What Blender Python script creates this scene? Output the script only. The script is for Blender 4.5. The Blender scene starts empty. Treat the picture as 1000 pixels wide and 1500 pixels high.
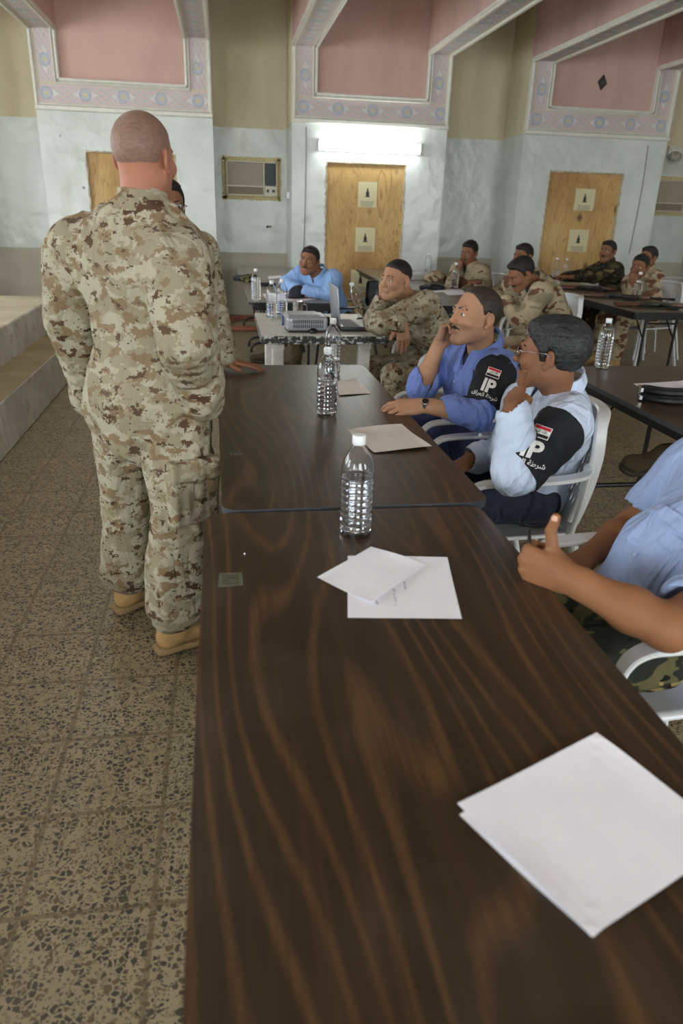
import bpy, bmesh, math, random
import numpy as np
import openvdb
from mathutils import Vector, Matrix, noise as mnoise
from mathutils.bvhtree import BVHTree
random.seed(7)
COL = bpy.context.scene.collection
PI = math.pi
# ------------------------------------------------------------------ camera frame (metres, +Y runs down the room, +X to the right)
CF, CPI, CRO, CYA, CH = 1060.0, 0.399633, 0.0335741, 0.1636014, 1.50809
_F = np.array([math.sin(CYA)*math.cos(CPI), math.cos(CYA)*math.cos(CPI), -math.sin(CPI)])
_R = np.array([math.cos(CYA), -math.sin(CYA), 0.0]); _U = np.cross(_R, _F)
_R, _U = _R*math.cos(CRO)+_U*math.sin(CRO), -_R*math.sin(CRO)+_U*math.cos(CRO)
def ray(px, py): return _F*CF + _R*(px-500) - _U*(py-750)
def atz(px, py, z):
    d = ray(px, py); t = (z-CH)/d[2]; return np.array([0, 0, CH]) + d*t
def aty(px, py, y):
    d = ray(px, py); return np.array([0, 0, CH]) + d*(y/d[1])
# ------------------------------------------------------------------ object helpers
def tag(o, label=None, cat=None, group=None, kind=None):
    if label: o['label'] = label
    if cat: o['category'] = cat
    if group: o['group'] = group
    if kind: o['kind'] = kind
    return o
def empty(name, loc=(0, 0, 0), rz=0.0, parent=None):
    o = bpy.data.objects.new(name, None); COL.objects.link(o)
    o.location = loc; o.rotation_euler = (0, 0, rz); o.empty_display_size = .05
    if parent: o.parent = parent
    return o
def mesh_obj(name, me, mat=None, parent=None, smooth=False, loc=None):
    o = bpy.data.objects.new(name, me); COL.objects.link(o)
    if mat is not None:
        for m in (mat if isinstance(mat, (list, tuple)) else [mat]): me.materials.append(m)
    if smooth: me.polygons.foreach_set('use_smooth', [True]*len(me.polygons))
    if parent: o.parent = parent
    if loc is not None: o.location = loc
    return o
def bobj(name, bm, mat=None, parent=None, smooth=False, loc=None, autos=None):
    me = bpy.data.meshes.new(name); bm.to_mesh(me); bm.free()
    o = mesh_obj(name, me, mat, parent, smooth, loc)
    if autos is not None:
        me.polygons.foreach_set('use_smooth', [True]*len(me.polygons))
        try: me.set_sharp_from_angle(angle=math.radians(autos))
        except Exception: pass
    return o
def copy_tree(o, parent=None):
    c = o.copy(); COL.objects.link(c)
    if parent: c.parent = parent
    for ch in list(o.children): copy_tree(ch, c)
    return c
def box(bm, c, s, rot=None, bevel=0.0, seg=2, mat=0):
    r = bmesh.ops.create_cube(bm, size=1.0); vs = r['verts']
    M = Matrix.Translation(Vector(c)) @ (rot.to_4x4() if rot is not None else Matrix()) @ Matrix.Diagonal((s[0], s[1], s[2], 1))
    bmesh.ops.transform(bm, matrix=M, verts=vs)
    fs = list({f for v in vs for f in v.link_faces})
    for f in fs: f.material_index = mat
    if bevel > 0:
        es = list({e for v in vs for e in v.link_edges})
        bmesh.ops.bevel(bm, geom=es, offset=bevel, segments=seg, affect='EDGES', profile=.5)
    return vs
def boxmesh(name, c, s, mat, parent=None, bevel=0.0, rot=None, seg=2):
    bm = bmesh.new(); box(bm, c, s, rot, bevel, seg); return bobj(name, bm, mat, parent, autos=35 if bevel else None)
def tube(bm, pts, r, seg=10, cap=True, closed=False):
    pts = [Vector(p) for p in pts]; n = len(pts); rings = []
    rr = r if isinstance(r, (list, tuple)) else [r]*n
    prev = None
    for i, p in enumerate(pts):
        a = pts[i-1] if i > 0 else (pts[-1] if closed else p); b = pts[i+1] if i < n-1 else (pts[0] if closed else p)
        t = (b-a).normalized()
        if prev is None:
            u = t.orthogonal().normalized()
        else:
            u = (prev - t*prev.dot(t)).normalized()
        prev = u; v = t.cross(u)
        rings.append([bm.verts.new(p + (u*math.cos(2*PI*k/seg)+v*math.sin(2*PI*k/seg))*rr[i]) for k in range(seg)])
    m = n if closed else n-1
    for i in range(m):
        A = rings[i]; B = rings[(i+1) % n]
        for k in range(seg):
            bm.faces.new((A[k], A[(k+1) % seg], B[(k+1) % seg], B[k]))
    if cap and not closed:
        bm.faces.new(list(reversed(rings[0]))); bm.faces.new(rings[-1])
def smooth_path(pts, n=8):
    P = [Vector(p) for p in pts]; out = []
    for i in range(len(P)-1):
        a = P[max(i-1, 0)]; b = P[i]; c = P[i+1]; d = P[min(i+2, len(P)-1)]
        for k in range(n):
            t = k/n
            out.append(.5*((2*b)+(-a+c)*t+(2*a-5*b+4*c-d)*t*t+(-a+3*b-3*c+d)*t*t*t))
    out.append(P[-1]); return out
def strip(bm, pts, ws, th, side):
    """rectangular-section sweep: ws widths along side vectors, th thickness"""
    pts = [Vector(p) for p in pts]; n = len(pts); rings = []
    for i, p in enumerate(pts):
        t = (pts[min(i+1, n-1)]-pts[max(i-1, 0)]).normalized()
        s = Vector(side[i] if isinstance(side, list) else side); s = (s-t*s.dot(t)).normalized(); nn = t.cross(s)
        w = ws[i] if isinstance(ws, (list, tuple)) else ws; h = th[i] if isinstance(th, (list, tuple)) else th
        c = min(w, h)*.28
        ring = []
        for a, b in ((-w/2+c, -h/2), (w/2-c, -h/2), (w/2, -h/2+c), (w/2, h/2-c), (w/2-c, h/2), (-w/2+c, h/2), (-w/2, h/2-c), (-w/2, -h/2+c)):
            ring.append(bm.verts.new(p+s*a+nn*b))
        rings.append(ring)
    for i in range(n-1):
        for k in range(8):
            bm.faces.new((rings[i][k], rings[i][(k+1) % 8], rings[i+1][(k+1) % 8], rings[i+1][k]))
    bm.faces.new(list(reversed(rings[0]))); bm.faces.new(rings[-1])
def lathe(bm, prof, seg=32, capb=True, capt=True):
    rings = []
    for r, z in prof:
        rings.append([bm.verts.new((r*math.cos(2*PI*k/seg), r*math.sin(2*PI*k/seg), z)) for k in range(seg)])
    for i in range(len(rings)-1):
        for k in range(seg):
            bm.faces.new((rings[i][k], rings[i][(k+1) % seg], rings[i+1][(k+1) % seg], rings[i+1][k]))
    if capb: bm.faces.new(list(reversed(rings[0])))
    if capt: bm.faces.new(rings[-1])
# ------------------------------------------------------------------ material helpers
def srgb(r, g, b):
    f = lambda c: (c/255/12.92) if c/255 <= .04045 else ((c/255+.055)/1.055)**2.4
    return (f(r), f(g), f(b), 1.0)
class NT:
    def __init__(s, name):
        s.m = bpy.data.materials.new(name); s.m.use_nodes = True; s.t = s.m.node_tree; s.n = s.t.nodes
        s.b = s.n['Principled BSDF']; s.out = s.n['Material Output']
    def new(s, t, **kw):
        x = s.n.new(t)
        for k, v in kw.items(): setattr(x, k, v)
        return x
    def lk(s, a, b): s.t.links.new(a, b)
    def put(s, sock, v):
        if isinstance(v, bpy.types.NodeSocket): s.lk(v, sock)
        else: sock.default_value = v
    def math(s, op, a, b=0.0, c=0.0, clamp=False):
        x = s.new('ShaderNodeMath', operation=op, use_clamp=clamp)
        s.put(x.inputs[0], a); s.put(x.inputs[1], b); s.put(x.inputs[2], c); return x.outputs[0]
    def vmath(s, op, a, b=(0, 0, 0), scale=None):
        x = s.new('ShaderNodeVectorMath', operation=op); s.put(x.inputs[0], a); s.put(x.inputs[1], b)
        if scale is not None: s.put(x.inputs['Scale'], scale)
        return x.outputs[0] if op not in ('LENGTH', 'DOT_PRODUCT', 'DISTANCE') else x.outputs['Value']
    def coord(s, which='Object'): return s.new('ShaderNodeTexCoord').outputs[which]
    def geopos(s): return s.new('ShaderNodeNewGeometry').outputs['Position']
    def map(s, v, scale=(1, 1, 1), loc=(0, 0, 0), rot=(0, 0, 0)):
        x = s.new('ShaderNodeMapping'); s.lk(v, x.inputs[0]); x.inputs['Scale'].default_value = scale
        x.inputs['Location'].default_value = loc; x.inputs['Rotation'].default_value = rot; return x.outputs[0]
    def noise(s, v, scale=5, detail=3, rough=.5, dist=0.0, out=0, dims='3D'):
        x = s.new('ShaderNodeTexNoise', noise_dimensions=dims); s.lk(v, x.inputs['Vector']); x.inputs['Scale'].default_value = scale
        x.inputs['Detail'].default_value = detail; x.inputs['Roughness'].default_value = rough; x.inputs['Distortion'].default_value = dist
        return x.outputs[out]
    def vor(s, v, scale=5, feature='F1', out='Distance', rnd=1.0):
        x = s.new('ShaderNodeTexVoronoi', feature=feature); s.lk(v, x.inputs['Vector']); x.inputs['Scale'].default_value = scale
        x.inputs['Randomness'].default_value = rnd; return x.outputs[out]
    def ramp(s, f, stops, interp='LINEAR'):
        x = s.new('ShaderNodeValToRGB'); s.put(x.inputs[0], f); cr = x.color_ramp; cr.interpolation = interp
        while len(cr.elements) > 1: cr.elements.remove(cr.elements[-1])
        for i, (p, c) in enumerate(stops):
            e = cr.elements[0] if i == 0 else cr.elements.new(p)
            e.position = p; e.color = c if len(c) == 4 else (*c, 1)
        return x.outputs[0]
    def mix(s, f, a, b, mode='MIX'):
        x = s.new('ShaderNodeMix', data_type='RGBA', blend_type=mode); s.put(x.inputs[0], f); s.put(x.inputs[6], a); s.put(x.inputs[7], b); return x.outputs[2]
    def sep(s, v):
        x = s.new('ShaderNodeSeparateXYZ'); s.lk(v, x.inputs[0]); return x.outputs
    def comb(s, a, b, c):
        x = s.new('ShaderNodeCombineXYZ'); s.put(x.inputs[0], a); s.put(x.inputs[1], b); s.put(x.inputs[2], c); return x.outputs[0]
    def bump(s, h, dist=.002, st=1.0):
        x = s.new('ShaderNodeBump'); s.lk(h, x.inputs['Height']); x.inputs['Distance'].default_value = dist; x.inputs['Strength'].default_value = st
        s.lk(x.outputs[0], s.b.inputs['Normal']); return x
    def base(s, c): s.put(s.b.inputs['Base Color'], c)
    def set(s, **kw):
        for k, v in kw.items(): s.put(s.b.inputs[k.replace('_', ' ')], v)
        return s.m
def plain(name, c, rough=.5, metal=0.0, var=.06, scale=30, bump=0.0, spec=.5, **kw):
    n = NT(name); v = n.coord(); f = n.noise(v, scale, 4, .6)
    d = tuple(max(0, x*(1-var*2)) for x in c[:3])+(1,); l = tuple(min(1, x*(1+var)) for x in c[:3])+(1,)
    n.base(n.ramp(f, [(.3, d), (.7, l)])); n.set(Roughness=rough, Metallic=metal, Specular_IOR_Level=spec, **kw)
    if bump > 0: n.bump(f, bump)
    return n.m
# ------------------------------------------------------------------ implicit-surface sculpting (evaluated in sparse blocks, meshed by OpenVDB)
_rng = np.random.RandomState(3); _LAT = _rng.rand(32, 32, 32).astype(np.float32)
def vnoise(p):
    i = np.floor(p).astype(np.int32); f = (p-i).astype(np.float32); f = f*f*(3-2*f); i &= 31; j = (i+1) & 31
    x0, y0, z0 = i[:, 0], i[:, 1], i[:, 2]; x1, y1, z1 = j[:, 0], j[:, 1], j[:, 2]
    fx, fy, fz = f[:, 0], f[:, 1], f[:, 2]; L = _LAT
    a = L[x0, y0, z0]*(1-fx)+L[x1, y0, z0]*fx; b = L[x0, y1, z0]*(1-fx)+L[x1, y1, z0]*fx
    c = L[x0, y0, z1]*(1-fx)+L[x1, y0, z1]*fx; d = L[x0, y1, z1]*(1-fx)+L[x1, y1, z1]*fx
    return (a*(1-fy)+b*fy)*(1-fz)+(c*(1-fy)+d*fy)*fz - .5
A3 = lambda v: np.array(v, dtype=np.float64)
def nrm(v):
    v = A3(v); return v/max(np.linalg.norm(v), 1e-9)
class Sculpt:
    def __init__(s): s.p = []; s.disp = None; s.post = None; s.grow = 0.0
    def _add(s, fn, c, R, k, op): s.p.append((fn, A3(c), R, k, op)); return s
    def cone(s, a, b, ra, rb, k=.02, op='+', flat=None):
        """tapered capsule a->b; flat=(axis, f) squashes its section along axis to f of its width"""
        a = A3(a); b = A3(b); M = None; sc = 1.0; b0 = b
        if flat is not None:
            ax = nrm(flat[0]); f = flat[1]; M = np.eye(3)+(1/f-1)*np.outer(ax, ax); sc = min(1.0, f) if f < 1 else 1.0
        def fn(p):
            q = p-a; ba = b-a
            if M is not None: q = q@M.T; ba = M@ba
            L2 = max(float(ba@ba), 1e-12); h = np.clip((q@ba)/L2, 0, 1)
            d = q-h[:, None]*ba
            return (np.sqrt((d*d).sum(1))-(ra+(rb-ra)*h))*sc
        return s._add(fn, (a+b0)/2, np.linalg.norm(b0-a)/2+max(ra, rb), k, op)
    def ell(s, c, r, axes=None, k=.02, op='+'):
        c = A3(c); r = A3(r); X = np.eye(3) if axes is None else np.array([nrm(v) for v in axes])
        def fn(p):
            q = (p-c)@X.T; k0 = np.sqrt(((q/r)**2).sum(1)); k1 = np.sqrt(((q/(r*r))**2).sum(1))
            return k0*(k0-1)/np.maximum(k1, 1e-6)
        return s._add(fn, c, float(max(r)), k, op)
    def plane(s, c, n, k=.004):
        """cut away the half space on the +n side"""
        c = A3(c); n = nrm(n)
        s.p.append((lambda p: -((p-c)@n), None, 1e9, k, '-')); return s
    def rbox(s, c, h, axes, r=.005, k=.01, op='+'):
        c = A3(c); h = A3(h)-r; X = np.array([nrm(v) for v in axes])
        def fn(p):
            q = np.abs((p-c)@X.T)-h
            return np.sqrt((np.maximum(q, 0)**2).sum(1))+np.minimum(q.max(1), 0)-r
        return s._add(fn, c, float(np.linalg.norm(h))+r, k, op)
    def torus(s, c, n, R, r, k=.006, sq=1.0):
        c = A3(c); n = nrm(n)
        def fn(p):
            q = p-c; z = q@n; w = q-z[:, None]*n; return np.sqrt((np.sqrt((w*w).sum(1))-R)**2+(z/sq)**2)-r
        return s._add(fn, c, R+r*max(1, sq), k, '+')
    def ev(s, P, bc=None, br=0.0):
        d = np.full(len(P), 1.0)
        for fn, c, R, k, op in s.p:
            if bc is not None and c is not None and np.linalg.norm(c-bc)-R > br+.05: continue
            e = fn(P)
            if op == '+':
                if k > 0:
                    h = np.maximum(k-np.abs(d-e), 0)/k; d = np.minimum(d, e)-h*h*k*.25
                else: d = np.minimum(d, e)
            else:
                e = -e
                if k > 0:
                    h = np.maximum(k-np.abs(d-e), 0)/k; d = np.maximum(d, e)+h*h*k*.25
                else: d = np.maximum(d, e)
        if s.disp is not None: d = d - s.disp(P)
        if s.post is not None: d = s.post(P, d)
        return d - s.grow
    def mesh(s, res=.005, maxdisp=.012, flipn=False):
        los = []; his = []
        for fn, c, R, k, op in s.p:
            if op == '+': los.append(c-R); his.append(c+R)
        pad = maxdisp+s.grow+res*3; lo = np.min(los, 0)-pad; hi = np.max(his, 0)+pad
        n = 20; bs = n*res; nb = np.ceil((hi-lo)/bs).astype(int)
        G = np.stack(np.meshgrid(*[np.arange(x) for x in nb], indexing='ij'), -1).reshape(-1, 3)
        cen = lo+(G+.5)*bs; br = bs*.5*math.sqrt(3)
        dc = s.ev(cen); grid = openvdb.FloatGrid(); grid.background = .1
        ar = np.arange(n); O = np.stack(np.meshgrid(ar, ar, ar, indexing='ij'), -1).reshape(-1, 3)
        const = np.full((n, n, n), -.1, dtype=np.float32)
        for g, c, d0 in zip(G, cen, dc):
            if d0 > br+maxdisp+.03: continue
            ijk = tuple(int(v) for v in g*n)
            if d0 < -(br+maxdisp+.03): grid.copyFromArray(const, ijk=ijk); continue
            P = lo+(g*n+O)*res
            v = np.clip(s.ev(P, c, br), -.1, .1).astype(np.float32).reshape(n, n, n)
            grid.copyFromArray(v, ijk=ijk)
        pts, quads = grid.convertToQuads(0.0)
        pts = lo+pts*res
        return pts, quads[:, ::-1] if flipn else quads
def to_mesh(name, pts, quads, origin=(0, 0, 0)):
    me = bpy.data.meshes.new(name); pts = (pts-A3(origin)).astype(np.float32); nq = len(quads)
    me.vertices.add(len(pts)); me.vertices.foreach_set('co', pts.ravel())
    me.loops.add(nq*4); me.loops.foreach_set('vertex_index', quads.astype(np.int32).ravel())
    me.polygons.add(nq); me.polygons.foreach_set('loop_start', np.arange(0, nq*4, 4, dtype=np.int32))
    me.polygons.foreach_set('use_smooth', np.ones(nq, dtype=bool)); me.update(calc_edges=True)
    return me
# ================================================================== MATERIALS OF THE ROOM
def m_glosswall(name, c, dark, rough=.3, bumpd=.012):
    n = NT(name); v = n.geopos(); f = n.noise(v, 1.3, 5, .6); g = n.noise(v, 9, 4, .6)
    s = n.noise(n.map(v, (1, 1, .35)), 2.2, 4, .65)
    col = n.mix(n.ramp(f, [(.35, (0, 0, 0)), (.75, (1, 1, 1))]), c, dark)
    col = n.mix(n.math('MULTIPLY', n.ramp(s, [(.58, (0, 0, 0)), (.72, (1, 1, 1))]), .35), col, srgb(170, 158, 132))
    spots = n.vor(v, 2.1); sp = n.math('LESS_THAN', spots, .035)
    col = n.mix(n.math('MULTIPLY', sp, .75), col, srgb(88, 76, 60))
    n.base(col); h = n.math('ADD', n.math('MULTIPLY', n.noise(v, 3.2, 3, .5), 2.4), n.math('MULTIPLY', g, .35))
    n.bump(h, bumpd); n.set(Roughness=rough, Specular_IOR_Level=.6); return n.m
M_WALL = m_glosswall('gloss_white_paint', srgb(218, 223, 217), srgb(190, 196, 189))
M_DADO = m_glosswall('bare_plaster_dado', srgb(192, 186, 170), srgb(168, 160, 142), .7, .004)
def m_matte(name, c, c2, sc=1.6, streak=True):
    n = NT(name); v = n.geopos(); f = n.noise(n.map(v, (1, 1, .3 if streak else 1)), sc, 6, .62)
    n.base(n.ramp(f, [(.3, c2), (.55, c), (.8, tuple(min(1, x*1.08) for x in c[:3]))])); n.bump(n.noise(v, 25, 3), .002)
    n.set(Roughness=.75, Specular_IOR_Level=.25); return n.m
M_TAN = m_matte('tan_wall_paint', srgb(218, 208, 178), srgb(202, 190, 158))
M_PINK = m_matte('dusty_pink_paint', srgb(206, 172, 160), srgb(186, 154, 144))
M_CEIL = m_matte('ceiling_paint', srgb(178, 164, 138), srgb(150, 138, 116))
M_MOULD = plain('white_moulding', srgb(222, 220, 208), .45, var=.05, scale=12)
M_BASEB = plain('tan_baseboard', srgb(170, 152, 120), .6, var=.1, scale=6)
def m_floor():
    n = NT('terrazzo_tile'); v = n.geopos(); xs = n.sep(v)
    T = .3
    def joint(c, off):
        u = n.math('FRACT', n.math('DIVIDE', n.math('ADD', c, off), T))
        return n.math('MINIMUM', u, n.math('SUBTRACT', 1, u))
    jx = joint(xs[0], .207+3); jy = joint(xs[1], .26+3)
    j = n.math('MINIMUM', jx, jy)
    line = n.ramp(j, [(.0, (1, 1, 1)), (.018, (1, 1, 1)), (.026, (0, 0, 0))])
    ix = n.math('FLOOR', n.math('DIVIDE', n.math('ADD', xs[0], 3.207), T)); iy = n.math('FLOOR', n.math('DIVIDE', n.math('ADD', xs[1], 3.26), T))
    wn = n.new('ShaderNodeTexWhiteNoise', noise_dimensions='2D'); n.lk(n.comb(ix, iy, 0), wn.inputs['Vector'])
    # tone of each tile and stone chips of two sizes
    w = n.vmath('ADD', v, n.vmath('SCALE', n.noise(v, 120, 2, .5, out=1), scale=.006))
    w2 = n.map(w, (1, 1, 0))
    def chips(sc, th, thr):
        e = n.new('ShaderNodeTexVoronoi', feature='DISTANCE_TO_EDGE'); n.lk(w2, e.inputs['Vector']); e.inputs['Scale'].default_value = sc
        c = n.new('ShaderNodeTexVoronoi'); n.lk(w2, c.inputs['Vector']); c.inputs['Scale'].default_value = sc
        s = n.new('ShaderNodeSeparateColor'); n.lk(c.outputs['Color'], s.inputs[0])
        a = n.math('GREATER_THAN', e.outputs['Distance'], th); b = n.math('GREATER_THAN', s.outputs[0], thr)
        return n.math('MULTIPLY', a, b), s
    big, cb = chips(66, .13, .38); sm, cs = chips(130, .12, .42)
    f = n.noise(v, 5, 4, .6)
    base = n.ramp(f, [(.3, srgb(138, 126, 98)), (.7, srgb(162, 149, 120))])
    base = n.mix(n.math('MULTIPLY', wn.outputs['Value'], .25), base, srgb(150, 130, 96))
    chipc = n.ramp(cb.outputs[1], [(0, srgb(46, 44, 40)), (.3, srgb(66, 58, 46)), (.55, srgb(96, 78, 54)), (.75, srgb(54, 50, 46)), (.93, srgb(130, 116, 92))], 'CONSTANT')
    chips2 = n.ramp(cs.outputs[1], [(0, srgb(62, 58, 50)), (.5, srgb(100, 84, 62)), (.85, srgb(44, 42, 38))], 'CONSTANT')
    col = n.mix(n.math('MULTIPLY', sm, .75), base, chips2); col = n.mix(n.math('MULTIPLY', big, .9), col, chipc)
    col = n.mix(n.math('MULTIPLY', line, .65), col, srgb(98, 84, 60))
    dirt = n.noise(v, .9, 5, .65); col = n.mix(n.ramp(dirt, [(.45, (0, 0, 0)), (.8, (.35,)*3)]), col, srgb(144, 130, 98))
    n.base(col); n.bump(n.math('SUBTRACT', n.math('MULTIPLY', f, .4), n.math('MULTIPLY', line, .3)), .0010)
    n.put(n.b.inputs['Roughness'], n.ramp(f, [(.3, (.42,)*3), (.7, (.55,)*3)])); n.set(Specular_IOR_Level=.35); return n.m
M_FLOOR = m_floor()
def m_border():
    """painted plaster band: rosettes between white leaf shapes over pink interlace; UV = metres along, 0..1 across"""
    n = NT('ornate_painted_band'); uv = n.new('ShaderNodeUVMap').outputs[0]; s = n.sep(uv)
    P = .44; u = n.math('MULTIPLY', n.math('SUBTRACT', n.math('FRACT', n.math('DIVIDE', s[0], P)), .5), P)
    v = n.math('MULTIPLY', n.math('SUBTRACT', s[1], .5), .25)
    au = n.math('ABSOLUTE', u); av = n.math('ABSOLUTE', v)
    r = n.math('SQRT', n.math('ADD', n.math('MULTIPLY', u, u), n.math('MULTIPLY', v, v)))
    # interlacing pink and lilac ribbons
    w1 = n.math('SINE', n.math('MULTIPLY', n.math('ADD', s[0], n.math('MULTIPLY', v, 1.6)), 2*PI/.11)); w2 = n.math('SINE', n.math('MULTIPLY', n.math('SUBTRACT', s[0], n.math('MULTIPLY', v, 1.6)), 2*PI/.11))
    nz = n.noise(n.comb(s[0], v, 0), 34, 2, .5)
    w3 = n.math('ADD', n.math('MAXIMUM', w1, w2), n.math('MULTIPLY', n.math('SUBTRACT', nz, .5), 1.6))
    bg = n.ramp(w3, [(0, srgb(184, 186, 190)), (.35, srgb(202, 198, 196)), (.62, srgb(218, 206, 200)), (.74, srgb(206, 172, 170)), (.95, srgb(210, 182, 178))])
    edge = n.math('GREATER_THAN', n.math('ADD', av, n.math('MULTIPLY', n.math('SUBTRACT', nz, .5), .03)), .096)
    bg = n.mix(n.math('MULTIPLY', edge, .55), bg, srgb(212, 200, 150))
    leaf = n.math('LESS_THAN', av, n.math('MULTIPLY', n.math('SUBTRACT', 1, n.math('POWER', n.math('DIVIDE', au, .150), 1.2)), .070))
    c = n.mix(leaf, bg, srgb(216, 214, 210))
    ring = n.math('LESS_THAN', r, .074); c = n.mix(ring, c, srgb(160, 168, 180))
    pet = n.math('LESS_THAN', n.math('ADD', r, n.math('MULTIPLY', n.math('SINE', n.math('MULTIPLY', n.math('ARCTAN2', v, u), 8)), .007)), .052)
    c = n.mix(pet, c, srgb(176, 186, 198)); c = n.mix(n.math('LESS_THAN', r, .024), c, srgb(204, 192, 126))
    fade = n.noise(n.geopos(), 3, 4, .6); c = n.mix(n.ramp(fade, [(.35, (.15,)*3), (.7, (.5,)*3)]), c, srgb(200, 192, 188))
    n.base(c); n.bump(n.math('ADD', leaf, n.math('MULTIPLY', w3, .4)), .004); n.set(Roughness=.6); return n.m
M_BORDER = m_border()
def m_ply(name='plywood', seed=0):
    n = NT(name); v = n.map(n.geopos(), (1, 1, 1), (seed*3.1, 0, seed)); s = n.map(v, (5.5, 5.5, .75))
    w = n.noise(s, 1.2, 2, .5, 1.1); g = n.math('FRACT', n.math('MULTIPLY', w, 13))
    tri = n.math('ABSOLUTE', n.math('SUBTRACT', g, .5))
    big = n.noise(n.map(v, (1, 1, .5)), 2.0, 3, .55)
    base = n.ramp(big, [(.3, srgb(166, 128, 74)), (.55, srgb(200, 164, 104)), (.75, srgb(214, 182, 126))])
    c = n.mix(n.ramp(tri, [(0, (.7,)*3), (.18, (0,)*3)]), base, srgb(150, 106, 56))
    k = n.vor(n.map(v, (1, 1, .7)), 3.3); c = n.mix(n.ramp(k, [(.0, (1,)*3), (.08, (.85,)*3), (.19, (0,)*3)]), c, srgb(92, 56, 26))
    st = n.noise(n.map(v, (2, 2, .3)), 1.6, 3); c = n.mix(n.ramp(st, [(.6, (0,)*3), (.7, (.55,)*3)]), c, srgb(130, 86, 44))
    n.base(c); n.bump(tri, .0008); n.set(Roughness=.6); return n.m
# ================================================================== ROOM SHELL
WY, RY = 10.22, 10.97           # fronts of the piers, back of the recesses
LEDGE, SOF, TOPZ, TANZ = 2.46, 3.31, 4.2, 2.43
XL, XR, YB = -5.6, 9.4, -3.6
PIERS = [(-5.2, -3.12), (-2.15, -.085), (.895, 2.905), (3.955, 5.995), (7.05, 9.1)]
def struct(o): return tag(o, kind='structure')
def sbox(name, lo, hi, mat, parent=None, bevel=0):
    lo = A3(lo); hi = A3(hi); o = boxmesh(name, (lo+hi)/2, hi-lo, mat, parent, bevel)
    if parent is None: struct(o)
    return o
struct(sbox('floor', (XL-.2, YB-.2, -.1), (XR+.2, RY+.3, 0), M_FLOOR))
struct(sbox('ceiling', (XL-.2, YB-.2, TOPZ), (XR+.2, RY+.3, TOPZ+.15), M_CEIL))
def wall_panel(bm, x0, x1, y, th, z0, z1, mi): box(bm, ((x0+x1)/2, y+th/2, (z0+z1)/2), (x1-x0, th, z1-z0), mat=mi)
# far wall: recess backs (white below, tan above) and five projecting piers
bm = bmesh.new()
edges = [XL] + [e for p in PIERS for e in p] + [XR]
for i in range(0, len(edges), 2):
    x0, x1 = edges[i], edges[i+1]
    if x1-x0 < .02: continue
    wall_panel(bm, x0-.1, x1+.1, RY, .2, 0, .86, 2); wall_panel(bm, x0-.1, x1+.1, RY, .2, .86, TANZ, 0); wall_panel(bm, x0-.1, x1+.1, RY, .2, TANZ, TOPZ, 1)
DOORS = {1: (-1.63, -.56, 2.03), 2: (1.34, 2.385, 2.03), 3: (4.375, 5.44, 2.03)}
for i, (x0, x1) in enumerate(PIERS):
    th = RY-WY+.1
    if i in DOORS:
        a, b, zt = DOORS[i]
        wall_panel(bm, x0, a, WY, th, 0, zt, 0); wall_panel(bm, b, x1, WY, th, 0, zt, 0); wall_panel(bm, x0, x1, WY, th, zt, LEDGE, 0)
    else: wall_panel(bm, x0, x1, WY, th, 0, LEDGE, 0)
    wall_panel(bm, x0, x1, WY+.04, th-.04, LEDGE, TOPZ, 3)
    for xx, sgn in ((x0, -1), (x1, 1)):       # tan returns of the pier sides above the ledge
        box(bm, (xx+sgn*.004, (WY+RY)/2+.02, (LEDGE+TOPZ)/2), (.01, RY-WY-.04, TOPZ-LEDGE), mat=1)
struct(bobj('wall_back', bm, [M_WALL, M_TAN, M_DADO, M_PINK]))
# side walls and the wall behind the camera; tall daylight windows sit in the left wall
WIN = [(0.2, 2.0), (3.4, 5.2), (6.6, 8.4)]
bm = bmesh.new()
ys = [YB] + [e for w in WIN for e in w] + [RY+.2]
def sidewall(bm, x, th, y0, y1, z0, z1, mi): box(bm, (x+th/2, (y0+y1)/2, (z0+z1)/2), (abs(th), y1-y0, z1-z0), mat=mi)
for i in range(0, len(ys), 2):
    sidewall(bm, XL, -.2, ys[i], ys[i+1], 0, TANZ, 0); sidewall(bm, XL, -.2, ys[i], ys[i+1], TANZ, TOPZ, 1)
for y0, y1 in WIN:
    sidewall(bm, XL, -.2, y0, y1, 0, 1.0, 0); sidewall(bm, XL, -.2, y0, y1, 3.0, TOPZ, 1)
struct(bobj('wall_left', bm, [M_WALL, M_TAN]))
bm = bmesh.new(); sidewall(bm, XR, .2, YB, RY+.2, 0, TANZ, 0); sidewall(bm, XR, .2, YB, RY+.2, TANZ, TOPZ, 1); struct(bobj('wall_right', bm, [M_WALL, M_TAN]))
FWIN = [(-5.0, -3.0), (-.2, 1.8), (4.6, 6.6)]
bm = bmesh.new(); xs_ = [XL-.1] + [e for w in FWIN for e in w] + [XR+.1]
for i in range(0, len(xs_), 2): wall_panel(bm, xs_[i], xs_[i+1], YB-.2, .2, 0, TANZ, 0); wall_panel(bm, xs_[i], xs_[i+1], YB-.2, .2, TANZ, TOPZ, 1)
for a, b in FWIN: wall_panel(bm, a, b, YB-.2, .2, 0, 1.0, 0); wall_panel(bm, a, b, YB-.2, .2, 2.9, TOPZ, 1)
struct(bobj('wall_front', bm, [M_WALL, M_TAN]))
for k, (a, b) in enumerate(FWIN):
    bm = bmesh.new(); y = YB-.1
    for z in (1.0, 1.95, 2.9): box(bm, ((a+b)/2, y, z), (b-a, .06, .06))
    for x in (a, (a+b)/2, b): box(bm, (x, y, 1.95), (.06, .06, 1.9))
    struct(bobj('window_%d' % (k+4), bm, M_MOULD))
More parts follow.
